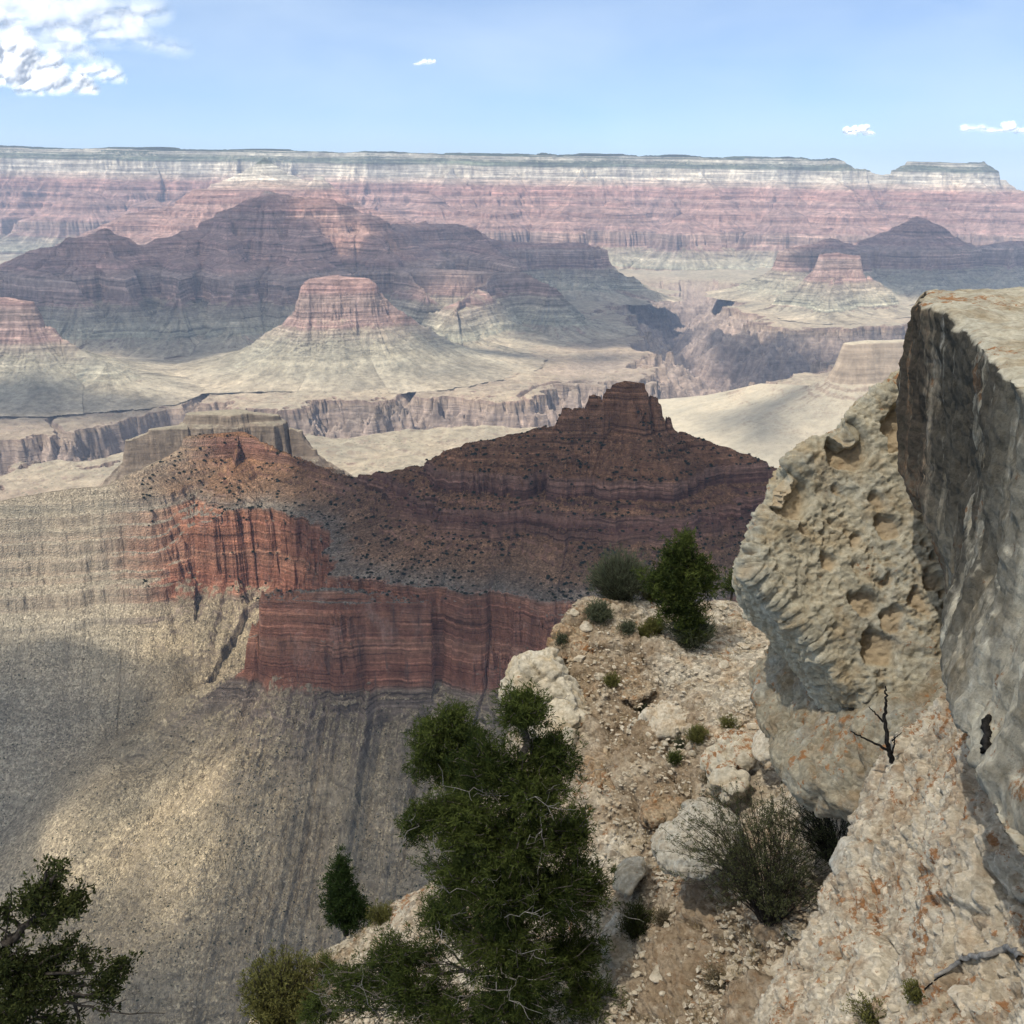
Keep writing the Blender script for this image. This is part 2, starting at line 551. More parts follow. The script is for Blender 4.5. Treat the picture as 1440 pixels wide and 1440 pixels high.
M_RIM = strata_material("canyon_rim_rock", FAR, (-1420, 320), FAR_SOIL, wob=(900, 26), band=(0.0010, 0.03, 0.42), streak=(0.006, 0.28),
                        grain=(0.014, 0.46), bump=(1.0, 22.0), tilt=0.014, dip=0.0, fall=(150.0, 0.5), lines=(0.045, 0.32, -780.0, 0.6, -1500.0), spots=[(0.03, 0.75, (.075, .09, .06), 0.85, 95.0, 215.0, 20.0)])
M_MID = strata_material("temple_rock", FAR, (-1420, 320), FAR_SOIL, wob=(500, 12), band=(0.0012, 0.05, 0.5), streak=(0.012, 0.22),
                        grain=(0.028, 0.45), bump=(1.0, 14.0), fall=(80.0, 0.45), lines=(0.07, 0.42, -940.0, 0.3, -1500.0), spots=[(0.06, 0.26, (.13, .13, .09), 0.5, -960.0, -250.0, 40.0)])

PF = [(223, 4), (217, 62), (180, 30), (168, 60), (142, 28), (66, 68), (-60, 40), (-143, 26), (-262, 60), (-300, 20), (-350, 62), (-395, 18), (-470, 62), (-520, 16),
      (-640, 74), (-790, 27), (-870, 20), (-962, 55), (-1000, 4), (-1300, 4)]
P_RIM = Profile(PF, 28)
PM = [(60, 66), (-60, 45), (-143, 32), (-262, 60), (-300, 25), (-350, 62), (-395, 24), (-470, 62), (-520, 22),
      (-640, 73), (-775, 33), (-860, 25), (-955, 12), (-1000, 5), (-1300, 5)]
P_MID = Profile(PM)
RIM_D = 14200.0


def far_rim(at=at):
    rng = random.Random(5)
    skel = []
    TL = 0.014
    at_ = at
    at = lambda px, py, D: (at_(px, py, D)[0], at_(px, py, D)[1], at_(px, py, D)[2] + TL * at_(px, py, D)[0])   # in the beds' own tilted frame
    edge = [(-260, 203), (0, 206), (160, 207), (400, 211), (600, 215), (900, 219), (1175, 222)]
    edge = edge[:-1] + [(1143, 222)]
    for k in range(4):
        skel.append(([at(px, py, RIM_D)[:1] + (RIM_D + 420 + 760 * k,) + at(px, py, RIM_D)[2:] for px, py in edge], 420))
    # the step down right of the plateau, and the mesa at the end
    skel.append(([at(1175, 222, RIM_D), at(1200, 236, RIM_D), at(1252, 246, RIM_D + 100), at(1290, 240, RIM_D)], 60))
    skel.append(([at(1283, 227, RIM_D), at(1378, 227, RIM_D)], 60))
    skel.append(([at(1378, 246, RIM_D), at(1412, 252, RIM_D), at(1436, 270, RIM_D)], 30))
    skel.append(([at(1436, 270, RIM_D), at(1500, 300, RIM_D - 300), at(1560, 280, RIM_D)], 60))
    # spurs running out from the rim
    for px, n, top, run in [(-180, 1, 150, 2600), (-60, 1, 60, 1700), (60, 1, 180, 1500), (160, 1, 190, 1300), (250, 1, 60, 1900), (345, 1, 120, 1300), (455, 1, 150, 1500),
                       (560, 1, 160, 1100), (640, 1, 100, 1900), (735, 1, 60, 1500), (820, 1, 120, 2100), (905, 1, 80, 1500), (985, 1, 60, 2300),
                       (1070, 1, 100, 1600), (1150, 1, 20, 2400), (1240, 1, -60, 2000), (1330, 1, 60, 2300), (1425, 1, -100, 1800), (1530, 1, 0, 1800)]:
        b = at(px, 222, RIM_D + 100)
        s = 1.0
        x, y = b[0], b[1]
        pts = [(x, y, top)]
        dx = rng.uniform(-0.35, 0.35)
        zs = [min(top, 40), -150, -330, -560, -650]
        for k, z in enumerate(zs):
            y -= run / 5.0 * rng.uniform(0.7, 1.25); x += run / 5.0 * (dx + rng.uniform(-0.3, 0.3))
            pts.append((x, y, min(z, pts[-1][2] - 5)))
        skel.append((pts, 0))
    for px, py, D in [(120, 268, 13000), (215, 276, 12800), (610, 272, 12900), (700, 285, 12500), (868, 280, 12700), (1010, 272, 13000), (1105, 290, 12400), (1195, 272, 12800), (960, 300, 12100), (790, 298, 12200)]:
        c = at(px, py, D)
        skel.append(([c, (c[0] + rng.uniform(-250, 250), c[1] + 350, c[2] - 30)], 0))
    nz = dict(fan=700.0, glam=620.0, gamp=190.0, lam=900.0, amp=250.0, fade=300.0, seed=3, fine=11.0, talus=(-790.0, 27.0, 60.0, 420.0), tilt=0.014, ledge=[(62.0, 0.7)], rill=(26.0, 110.0))
    landform("canyon_rim_terrain", -0.66, 0.66, 1500, 9200.0, 17500.0, 620, skel, P_RIM, nz, M_RIM, -1040.0,
             "long level far rim of the canyon with cream and pink rock bands")


def temple():
    skel = []
    crest = [(-120, 420, 6900), (-20, 400, 7000), (35, 357, 7250), (115, 331, 7300), (148, 319, 7350), (198, 343, 7450), (265, 322, 7800),
             (318, 292, 8000), (345, 282, 8000), (375, 268, 8000), (425, 274, 8050), (468, 280, 8050), (520, 302, 8050), (533, 318, 8100)]
    skel.append(([at(*c) for c in crest], 10))
    crest2 = [(533, 318, 8100), (560, 314, 8900), (595, 312, 9100), (640, 313, 9200), (662, 326, 9300), (700, 336, 9350), (770, 341, 9400), (815, 339, 9400)]
    skel.append(([at(*c) for c in crest2], 20))
    skel.append(([at(815, 339, 9400), at(832, 366, 9350), at(872, 390, 9200), at(925, 411, 9000)], 0))
    # lower shelves reaching out in front of it
    for pts in [[(30, 372, 7000), (70, 385, 6750), (110, 402, 6600)], [(148, 330, 7300), (170, 380, 6900), (180, 402, 6600)],
                [(318, 300, 7900), (320, 350, 7200), (330, 402, 6620)], [(265, 330, 7700), (255, 385, 6900), (250, 405, 6600)],
                [(430, 290, 7900), (420, 350, 7200), (400, 398, 6700)], [(500, 305, 8000), (540, 345, 7500), (560, 372, 7300), (640, 376, 7250), (700, 380, 7250), (745, 384, 7300)],
                [(640, 320, 9100), (690, 350, 8400), (730, 375, 7600)], [(745, 384, 7300), (775, 400, 7150)], [(700, 380, 7250), (660, 410, 6700), (640, 440, 6350)],
                [(560, 372, 7300), (600, 405, 6800)]]:
        skel.append(([at(*c) for c in pts], 0))
    nz = dict(fan=400.0, glam=320.0, gamp=90.0, lam=420.0, amp=110.0, fade=150.0, seed=8, fine=11.0, talus=(-778.0, 32.0, 50.0, 200.0), ledge=[(64.0, 0.85)], rill=(14.0, 60.0))
    landform("temple_terrain", -0.58, 0.2, 1150, 5350.0, 9900.0, 640, skel, P_MID, nz, M_MID, -1012.0,
             "big shaded terraced mountain with stepped cliffs in the middle of the canyon")


def pyramid():
    skel = [([at(300, 258, 10600), at(338, 244, 10600), at(372, 221, 10600), at(404, 243, 10600), at(440, 255, 10600)], 25), ([at(372, 221, 10600)], 0), ([at(280, 266, 10400), at(372, 258, 10350), at(470, 266, 10400)], 60),
            ([at(330, 262, 10500), at(372, 244, 10500), at(420, 262, 10500)], 40), ([at(445, 246, 10400), at(452, 247, 10400)], 16), ([at(438, 256, 10400), at(460, 257, 10400)], 25),
            ([at(330, 262, 10500), at(250, 285, 10400), at(180, 300, 10300), at(110, 330, 10200)], 0), ([at(420, 262, 10500), at(480, 285, 10500), at(560, 300, 10600)], 0)]
    nz = dict(fan=300.0, glam=240.0, gamp=45.0, lam=300.0, amp=45.0, fade=120.0, seed=21, fine=8.0, ledge=[(50.0, 0.7)], rill=(15.0, 70.0))
    landform("pyramid_terrain", -0.55, 0.0, 620, 9300.0, 11600.0, 300, skel, Profile(PM, 0), nz, M_MID, -900.0,
             "sunlit cream pyramid peak standing behind the shaded mountain")


P_S = Profile([(-400, 60), (-520, 35), (-540, 42), (-585, 68), (-650, 40), (-662, 70), (-735, 45), (-760, 36), (-830, 28), (-900, 18), (-960, 9), (-1000, 5), (-1300, 5)])


def buttes():
    nz = dict(fan=120.0, glam=120.0, gamp=32.0, lam=170.0, amp=30.0, fade=60.0, seed=33, fine=5.0, talus=(-737.0, 38.0, 24.0, 90.0), ledge=[(28.0, 0.6)], rill=(10.0, 45.0))
    skel = [([at(436, 391, 5720), at(475, 386, 5740), at(518, 392, 5760)], 6), ([at(518, 392, 5760), at(552, 428, 5780), at(575, 446, 5800)], 0),
            ([at(575, 446, 5800), at(640, 485, 5800)], 0), ([at(425, 430, 5700), at(415, 442, 5690)], 0), ([at(450, 440, 5700), at(395, 490, 5560)], 0), ([at(520, 450, 5650), at(545, 500, 5450)], 0)]
    landform("butte_terrain", -0.34, 0.06, 560, 4950.0, 6500.0, 420, skel, P_S, nz, M_MID, -1008.0,
             "flat-topped sunlit butte with a red cliff cap above a wide pale skirt")
    nz2 = dict(nz, seed=41)
    skel = [([at(-160, 405, 5300), at(-40, 414, 5250), at(35, 424, 5200)], 40), ([at(35, 424, 5200), at(62, 455, 5180), at(85, 478, 5150)], 0), ([at(85, 478, 5150), at(150, 510, 5050)], 0)]
    landform("butte_terrain", -0.72, -0.28, 520, 4450.0, 6000.0, 380, skel, P_S, nz2, M_MID, -1008.0,
             "pink cliff butte cut off by the picture's left edge above pale slopes")
    nz3 = dict(nz, seed=47, gamp=26.0, amp=24.0)
    P_R = Profile([(-400, 66), (-560, 66), (-600, 76), (-850, 40), (-880, 27), (-930, 14), (-985, 6), (-1300, 5)])
    skel = [([at(1156, 358, 8200), at(1178, 355, 8200), at(1206, 360, 8200)], 20), ([at(1206, 400, 8200), at(1235, 415, 8150), at(1290, 440, 8000)], 0),
            ([at(1178, 400, 8150), at(1165, 430, 7700)], 0), ([at(1150, 405, 8200), at(1100, 425, 8100), at(1050, 440, 8000)], 0)]
    landform("butte_terrain", 0.12, 0.46, 460, 7150.0, 9000.0, 380, skel, P_R, nz3, M_MID, -1003.0,
             "small square sunlit butte on a pale cone beyond the dark side canyon")
    nz4 = dict(fan=300.0, glam=240.0, gamp=36.0, lam=320.0, amp=44.0, fade=120.0, seed=52, fine=8.0, ledge=[(46.0, 0.75)], rill=(14.0, 60.0))
    skel = [([at(1108, 348, 9100), at(1135, 344, 9150), at(1168, 334, 9200), at(1205, 345, 9400), at(1218, 335, 9600), at(1255, 322, 9700), at(1290, 302, 9700), at(1330, 320, 9700),
              at(1362, 352, 9700), at(1380, 344, 9700), at(1430, 338, 9700), at(1540, 330, 9700)], 10),
            ([at(1290, 304, 9700), at(1300, 350, 9300), at(1310, 372, 9000)], 0), ([at(1430, 338, 9700), at(1420, 372, 9100)], 0)]
    landform("ridge_terrain", 0.18, 0.62, 560, 8300.0, 10700.0, 380, skel, P_MID, nz4, M_MID, -1003.0,
             "dark shaded ridge with a pointed top below the far right mesa")
    nz5 = dict(fan=120.0, glam=90.0, gamp=14.0, lam=140.0, amp=15.0, fade=50.0, seed=61, fine=3.0, ledge=[(20.0, 0.6)], rill=(5.0, 35.0))
    P_N = Profile([(-540, 20), (-590, 40), (-605, 72), (-700, 60), (-745, 30), (-800, 22), (-900, 15), (-990, 8), (-1100, 5), (-1300, 5)])
    skel = [([at(1196, 482, 3920), at(1225, 478, 3950), at(1300, 478, 3980), at(1480, 470, 4000)], 25), ([at(1190, 515, 3900), at(1170, 540, 3900)], 0),
            ([at(1172, 542, 3900), at(1120, 541, 4100), at(1070, 539, 4300), at(1030, 548, 4420), at(1000, 562, 4500)], 0)]
    landform("butte_terrain", 0.14, 0.66, 620, 2700.0, 4800.0, 420, skel, P_N, nz5, M_NEARMID, -1030.0,
             "rounded tan butte with a smooth pale ridge, just left of the dark rock block")


M_NEARMID = strata_material("tan_butte_rock", [(z, (c[0], c[0] * .80, c[0] * .60)) for z, c in FAR if z < -500] + [(-590, (.42, .33, .25)), (-500, (.42, .35, .26))],
                            (-1420, -480), [(-500, (.42, .36, .26)), (-700, (.36, .31, .23)), (-1000, (.40, .35, .26)), (-1420, (.3, .25, .2))],
                            wob=(260, 6), band=(0.002, 0.07, 0.3), streak=(0.03, 0.15), grain=(0.03, 0.18), bump=(0.8, 4.0),
                            spots=[(0.09, 0.22, (.16, .15, .1), 0.5)])

# ---------------------------------------------------------------- the platform and the inner gorge
M_PLAT = strata_material("platform_soil", [(z, c) for z, c in [(-900, (.36, .33, .25)), (-985, (.28, .21, .16)), (-1012, (.25, .18, .14)), (-1030, (.32, .245, .185)), (-1060, (.34, .265, .215)), (-1420, (.27, .205, .175))]],
                         (-1420, -900), [(-900, (.29, .25, .18)), (-990, (.31, .265, .19)), (-1003, (.34, .28, .20)), (-1012, (.29, .23, .165)), (-1025, (.31, .245, .185)), (-1420, (.26, .2, .17))],
                         wob=(420, 9), band=(0.0015, 0.05, 0.3), streak=(0.02, 0.32), grain=(0.02, 0.42), bump=(1.0, 12.0), slope=(0.83, 0.95),
                         spots=[(0.05, 0.3, (.15, .14, .095), 0.6), (0.016, 0.34, (.24, .19, .135), 0.6)])


def platform():
    def P(*l): return [hit_z(px, 600, -1000)[0] / hit_z(px, 600, -1000)[1] * D for px, D in l], [D for px, D in l]
    main = [(-300, 3200), (-120, 3450), (0, 3750), (120, 4000), (270, 4330), (450, 4420), (640, 4480), (760, 4620), (880, 4860), (960, 5150), (1030, 5700), (1090, 6250), (1180, 6600), (1330, 6800), (1600, 7000)]
    side = [(1030, 5700), (1010, 6400), (985, 7100), (950, 7900), (940, 8800), (960, 9800)]
    trib = [([(275, 4330), (268, 4700), (295, 5000), (285, 5300)], 45, 75), ([(560, 4450), (565, 4800), (585, 5100), (640, 5400)], 50, 80), ([(100, 3990), (70, 4400), (105, 4800)], 50, 80),
            ([(760, 4620), (730, 4900), (760, 5200), (850, 5400)], 45, 70), ([(430, 4420), (440, 4750)], 40, 50), ([(0, 3750), (-80, 4300)], 60, 90), ([(640, 4480), (665, 4850)], 40, 50)]
    lines = [(P(*main), 360.0, 430.0), (P(*side), 420.0, 420.0)] + [(P(*t), hw, dp) for t, hw, dp in trib]

    def f(X, Y):
        n = fbm2(X, Y, 420, 6, 70, 0.55)
        n2 = fbm2(X, Y, 150, 5, 77, 0.6, True)
        z = -1003 + 22 * fbm2(X, Y, 1500, 3, 90) + 9 * n - 7 * np.maximum(n2 - 0.3, 0) * sstep(9000, 5500, Y)
        cut = np.zeros(X.shape)
        for k, ((xs, ys), hw, dp) in enumerate(lines):
            d = np.full(X.shape, 1e9); sarc = np.zeros(X.shape)
            acc = 0.0
            for a, b, c, e in zip(xs[:-1], ys[:-1], xs[1:], ys[1:]):
                ex, ey = c - a, e - b
                ln = math.hypot(ex, ey)
                t = np.clip(((X - a) * ex + (Y - b) * ey) / (ex * ex + ey * ey), 0, 1)
                q = np.hypot(X - a - t * ex, Y - b - t * ey)
                m = q < d
                sarc = np.where(m, acc + t * ln, sarc)
                d = np.minimum(d, q)
                acc += ln
            if k < 2:
                wide = hw * (1 + (0.5 if k == 0 else 0.3) * sstep(4500, 6600, Y))
                dn = d + 170 * n + 55 * n2
            else:
                wide = hw * (1.0 - 0.75 * sarc / acc)
                dp = dp * (1.0 - 0.5 * sarc / acc)
                dn = d + 20 * n + 8 * n2
            u = 1 - dn / wide
            c_ = dp * np.where(u > 0, np.minimum(0.1 * sstep(0, 0.03, u) + 0.9 * np.clip(u, 0, 1) ** 0.9, 1), 0)
            cut = np.maximum(cut, c_)
        # the plain rises gently to the feet of the buttes
        return z - cut + 14 * sstep(0.0, 1.0, n2) * (cut > 30)
    na = 1250
    a = np.linspace(-0.72, 0.66, na)
    y = np.concatenate([np.linspace(2200, 3300, 90)[:-1], np.linspace(3300, 5600, 620)[:-1], np.linspace(5600, 7800, 330)[:-1], np.linspace(7800, 10000, 130)[:-1], np.linspace(10000, 23500, 60)])
    A, Y = np.meshgrid(a, y, indexing='ij')
    X = A * Y
    Z = f(X, Y)
    V = np.stack([X, Y, Z], -1).reshape(-1, 3)
    o = mesh_from("canyon_floor_terrain", V, grid_faces(na, len(y))[:, ::-1], M_PLAT)
    tag(o, "pale canyon floor platform cut by the winding inner gorge", None, None, "structure")


# ---------------------------------------------------------------- the near red ridge
NEAR = [(-280, (.205, .105, .06)), (-370, (.215, .11, .062)), (-420, (.215, .11, .06)), (-424, (.29, .165, .115)), (-432, (.24, .13, .09)), (-447, (.13, .065, .047)), (-464, (.17, .09, .06)), (-467, (.27, .15, .105)), (-480, (.16, .08, .058)),
        (-496, (.21, .115, .076)), (-520, (.19, .105, .07)), (-538, (.22, .17, .13)), (-548, (.30, .145, .088)), (-566, (.235, .105, .066)), (-574, (.30, .14, .085)), (-606, (.27, .12, .074)), (-614, (.32, .16, .10)), (-650, (.275, .12, .074)), (-656, (.22, .095, .06)), (-676, (.29, .13, .08)), (-684, (.20, .15, .11)),
        (-700, (.17, .13, .10)), (-760, (.29, .235, .16)), (-1000, (.31, .255, .175))]
NEAR_SOIL = [(-280, (.235, .122, .066)), (-430, (.23, .122, .066)), (-500, (.23, .126, .07)), (-528, (.24, .148, .09)), (-540, (.22, .185, .145)), (-600, (.23, .185, .145)), (-690, (.30, .24, .16)), (-720, (.34, .275, .18)), (-1000, (.36, .295, .195))]
M_RED = strata_material("red_ridge_rock", NEAR, (-1000, -280), NEAR_SOIL, wob=(160, 5), band=(0.006, 0.2, 0.55), streak=(0.06, 0.3), grain=(0.16, 0.42), bump=(1.0, 4.2), calm=(-682.0, -546.0, 0.6, (.40, .26, .20)), fall=(22.0, 0.4), lines=(0.26, 0.48, -545.0, 0.45, -712.0), slope=(0.64, 0.82),
                        spots=[(0.16, 0.20, (.035, .045, .028), 0.85, -560.0, -300.0, 20.0), (0.22, 0.14, (.07, .075, .05), 0.6, -1100.0, -560.0, 20.0)],
                        tintx=(-690.0, -545.0, 90.0, (.40, .345, .255), 0.85), rubble=(2.4, 0.42))
P_RED = Profile([(-280, 30), (-303, 72), (-313, 38), (-317, 76), (-330, 42), (-335, 76), (-349, 40), (-353, 76), (-368, 32), (-420, 76), (-446, 25), (-464, 74), (-480, 40), (-484, 74), (-497, 27), (-520, 17),
                 (-541, 82), (-556, 50), (-560, 84), (-610, 58), (-616, 83), (-650, 60), (-655, 84), (-684, 30), (-693, 76), (-706, 31), (-790, 29), (-900, 24), (-1000, 10), (-1200, 5)])


P_LAYERS = Profile([(-280, 30), (-303, 72), (-368, 32), (-420, 76), (-446, 25), (-464, 74), (-480, 40), (-497, 27), (-515, 20), (-524, 70), (-538, 28), (-543, 72), (-560, 30), (-565, 74), (-578, 35), (-583, 76), (-604, 32), (-609, 74),
                    (-630, 30), (-634, 66), (-642, 24), (-651, 76), (-676, 26), (-690, 76), (-700, 31), (-790, 29), (-900, 24), (-1000, 10), (-1200, 5)])


def red_ridge():
    skel = []
    skel.append(([at(856, 541, 1560), at(880, 533, 1560), at(902, 538, 1560)], 3))
    skel.append(([at(836, 553, 1558), at(918, 555, 1560)], 8))
    skel.append(([at(798, 572, 1555), at(850, 566, 1558), at(925, 572, 1560)], 8))
    skel.append(([at(800, 585, 1555), at(935, 585, 1560)], 8))
    skel.append(([at(790, 592, 1555), at(720, 611, 1550), at(660, 623, 1545)], 6))
    skel.append(([at(935, 598, 1560), at(985, 615, 1560), at(1085, 650, 1550), at(1180, 690, 1530), at(1330, 740, 1500), at(1500, 770, 1480)], 4))
    skel.append(([at(655, 628, 1545), at(600, 648, 1600), at(560, 660, 1640), at(520, 668, 1690), at(470, 662, 1740), at(410, 640, 1830), at(335, 604, 1900), at(265, 610, 1880),
                  at(250, 632, 1840), at(200, 660, 1760), at(150, 684, 1720)], 4))
    # the left arm runs dead straight in plan, its crest rising and falling
    q0, q1 = np.array(at(150, 684, 1720)), np.array(at(-400, 760, 1560))
    arm = [tuple(q0)]
    for px, py in [(100, 688), (60, 695), (30, 699), (0, 706), (-80, 712), (-150, 722)]:
        u, f, zz = ray(px, py)
        r = u / f
        t = (q0[0] - r * q0[1]) / ((r * (q1[1] - q0[1])) - (q1[0] - q0[0]))
        x, y = q0[0] + t * (q1[0] - q0[0]), q0[1] + t * (q1[1] - q0[1])
        arm.append((x, y, zz / f * y))
    skel.append((arm + [tuple(q1)], 4))
    skel.append(([at(335, 604, 1900), at(330, 650, 1800), at(320, 685, 1745)], 0))
    fa, fb = np.array(at(372, 828, 1340)), np.array(at(1500, 880, 1282))
    skel.append(([tuple(fa), tuple(fb)], 5))
    skel.append(([at(347, 893, 1343), at(372, 885, 1341)], 2))
    skel.append(([at(352, 868, 1352), at(372, 850, 1341)], 0))
    skel.append(([at(720, 735, 1470), at(600, 770, 1440), at(480, 800, 1400)], 0))
    skel.append(([at(620, 702, 1500), at(780, 700, 1500), at(900, 712, 1490)], 0))
    nz = dict(fan=80.0, glam=85.0, gamp=12.0, lam=150.0, amp=24.0, fade=26.0, seed=81, fine=4.6, calm_x=(-640.0, -430.0, 0.2), alt=(P_LAYERS, -600.0, -470.0), ledge=[(10.5, 0.75), (3.6, 0.45)], ledge_min=-686.0, rill=(5.5, 26.0), talus=(-684.0, 31.0, 30.0, 90.0))
    global RED_SKEL, RED_NZ
    RED_SKEL, RED_NZ = skel, nz
    landform("red_ridge_terrain", -0.80, 0.62, 1900, 640.0, 2150.0, 900, skel, P_RED, nz, M_RED, -1080.0,
             "long dark red ridge with a stepped rock cap above a sheer red cliff and grey rubble slopes")


M_KNOB = strata_material("brown_knob_rock", [(-430, (.22, .185, .14)), (-520, (.20, .16, .12)), (-580, (.18, .14, .105)), (-700, (.26, .21, .16))], (-700, -400),
                         [(-430, (.23, .20, .145)), (-700, (.26, .22, .165))], wob=(100, 8), band=(0.01, 0.12, 0.4), streak=(0.06, 0.35), grain=(0.08, 0.3), bump=(1.0, 3.0), spots=[(0.14, 0.2, (.05, .06, .035), 0.8)])


def knob():
    skel = [([at(272, 581, 2250), at(330, 577, 2260), at(384, 584, 2270)], 14), ([at(262, 597, 2230), at(215, 603, 2210), at(182, 620, 2200)], 8),
            ([at(386, 596, 2270), at(420, 604, 2270), at(440, 632, 2265)], 8)]
    P = Profile([(-470, 60), (-500, 15), (-503, 74), (-530, 30), (-535, 78), (-600, 38), (-760, 30), (-1000, 20), (-1300, 10)])
    P = Profile([(-440, 15), (-502, 74), (-520, 26), (-528, 78), (-600, 38), (-760, 30), (-1000, 20), (-1300, 10)])
    nz = dict(fan=60.0, glam=40.0, gamp=9.0, lam=70.0, amp=12.0, fade=24.0, seed=95, fine=1.5)
    landform("knob_terrain", -0.48, -0.12, 520, 1950.0, 2700.0, 320, skel, P, nz, M_KNOB, -900.0,
             "grey brown flat-topped rock knob behind the sunlit red hill")


platform()
far_rim()
temple()
pyramid()
buttes()
red_ridge()
knob()

# ---------------------------------------------------------------- limestone of the near rim
def limestone(name, base=(.50, .44, .34), pale=(.62, .57, .47), brown=(.33, .24, .15), scale=1.0, lichen=0.12, grey=0.35, dark=0.0, bump=0.02, chips=0.35, scrub=0.0, pit=False):
    m = bpy.data.materials.new(name)
    m.use_nodes = True
    nt = m.node_tree
    nt.nodes.clear()
    L = nt.links.new
    out = nd(nt, "ShaderNodeOutputMaterial")
    bs = nd(nt, "ShaderNodeBsdfDiffuse", ins={"Roughness": 0.7})
    geo = nd(nt, "ShaderNodeNewGeometry")

    def noise(s, detail=5.0, rough=0.6, vec=(1, 1, 1), off=0.0, dist=0.0):
        mp = nd(nt, "ShaderNodeVectorMath", operation='MULTIPLY_ADD')
        L(geo.outputs["Position"], mp.inputs[0])
        mp.inputs[1].default_value = tuple(c * s for c in vec)
        mp.inputs[2].default_value = (off, off * 1.3, -off)
        n = nd(nt, "ShaderNodeTexNoise", ins={"Scale": 1.0, "Detail": detail, "Roughness": rough, "Distortion": dist})
        L(mp.outputs[0], n.inputs["Vector"])
        return n.outputs["Fac"]

    def rng(v, a, b, c=0.0, d=1.0):
        n = nd(nt, "ShaderNodeMapRange", ins={"From Min": a, "From Max": b, "To Min": c, "To Max": d})
        L(v, n.inputs["Value"])
        return n.outputs["Result"]

    def mul(a, b, op='MULTIPLY'):
        n = nd(nt, "ShaderNodeMath", operation=op)
        for i, v in enumerate((a, b)):
            if isinstance(v, (int, float)): n.inputs[i].default_value = v
            else: L(v, n.inputs[i])
        return n.outputs[0]

    def mix(f, a, b, mode='MIX'):
        n = nd(nt, "ShaderNodeMixRGB", blend_type=mode)
        for key, v in (("Fac", f), ("Color1", a), ("Color2", b)):
            if isinstance(v, (int, float)): n.inputs[key].default_value = v
            elif isinstance(v, tuple): n.inputs[key].default_value = (*v, 1)
            else: L(v, n.inputs[key])
        return n.outputs["Color"]

    big = noise(0.55 * scale, 5)
    mid = noise(2.6 * scale, 6, 0.65)
    fine = noise(14 * scale, 6, 0.7)
    col = mix(rng(big, 0.35, 0.65), base, pale)
    col = mix(mul(rng(mid, 0.47, 0.64), 0.8), col, brown)
    gr = noise(1.9 * scale, 6, 0.7, off=7.0)
    col = mix(mul(rng(gr, 0.5, 0.62), grey), col, (.36, .37, .34))
    # broken chips of different tone
    vo = nd(nt, "ShaderNodeTexVoronoi", ins={"Scale": 11.0 * scale, "Randomness": 1.0})
    wv = nd(nt, "ShaderNodeVectorMath", operation='MULTIPLY')
    L(geo.outputs["Position"], wv.inputs[0]); wv.inputs[1].default_value = (1, 1, 1.7)
    L(wv.outputs[0], vo.inputs["Vector"])
    bw = nd(nt, "ShaderNodeRGBToBW"); L(vo.outputs["Color"], bw.inputs[0])
    cr = nd(nt, "ShaderNodeValToRGB")
    cr.color_ramp.elements[0].color = (1 - chips,) * 3 + (1,); cr.color_ramp.elements[0].position = 0.2
    cr.color_ramp.elements[1].color = (1 + chips * 0.7,) * 3 + (1,); cr.color_ramp.elements[1].position = 0.85
    L(bw.outputs[0], cr.inputs[0])
    col = mix(1.0, col, cr.outputs["Color"], 'MULTIPLY')
    if lichen:
        ln = noise(6.5 * scale, 8, 0.78, off=3.0)
        lb = noise(0.7 * scale, 3, 0.5, off=11.0)
        th = mul(ln, mul(lb, 0.55), 'ADD')
        col = mix(mul(rng(th, 0.93 - lichen, 0.97 - lichen), 0.85), col, (.30, .135, .05))
        l2 = noise(7 * scale, 4, 0.7, off=23.0)
        col = mix(mul(rng(l2, 0.66, 0.7), 0.6 * min(lichen * 5, 1)), col, (.45, .33, .10))
    if dark:
        st = noise(2.1 * scale, 6, 0.68, vec=(1.0, 1.0, 0.10), off=5.0, dist=0.4)
        st2 = noise(7.0 * scale, 5, 0.7, vec=(1.0, 1.0, 0.16), off=9.0)
        sn = nd(nt, "ShaderNodeSeparateXYZ"); L(geo.outputs["Normal"], sn.inputs[0])
        steep = rng(sn.outputs["Z"], 0.35, 0.62, 1, 0)
        v = mul(mul(st, 0.7), mul(st2, 0.3), 'ADD')
        sp = nd(nt, "ShaderNodeSeparateXYZ"); L(geo.outputs["Position"], sp.inputs[0])
        edge = mul(mul(rng(sp.outputs["Y"], 8.0, 8.9), steep), rng(fine, 0.35, 0.55))
        col = mix(mul(edge, 0.9), col, (.25, .13, .06))
        reach = mul(rng(sp.outputs["Y"], 4.6, 5.8, 0.6, 1.0), rng(sp.outputs["Z"], -3.1, -2.4, 0.55, 1.0))
        col = mix(mul(mul(mul(rng(v, 0.67, 0.53), dark), steep), reach), col, (.055, .05, .042))
        col = mix(mul(mul(rng(st2, 0.60, 0.72), 0.6), steep), col, (.40, .38, .33))
    cr2 = nd(nt, "ShaderNodeValToRGB")
    cr2.color_ramp.elements[0].color = (.62, .60, .56, 1); cr2.color_ramp.elements[0].position = 0.3
    cr2.color_ramp.elements[1].color = (1.25, 1.25, 1.25, 1); cr2.color_ramp.elements[1].position = 0.7
    L(fine, cr2.inputs[0])
    col = mix(1.0, col, cr2.outputs["Color"], 'MULTIPLY')
    if pit:
        at_ = nd(nt, "ShaderNodeAttribute", attribute_name="hollow")
        col = mix(mul(at_.outputs["Fac"], 0.85), col, mix(rng(mid, 0.4, 0.6), (.50, .39, .25), (.42, .33, .22)))
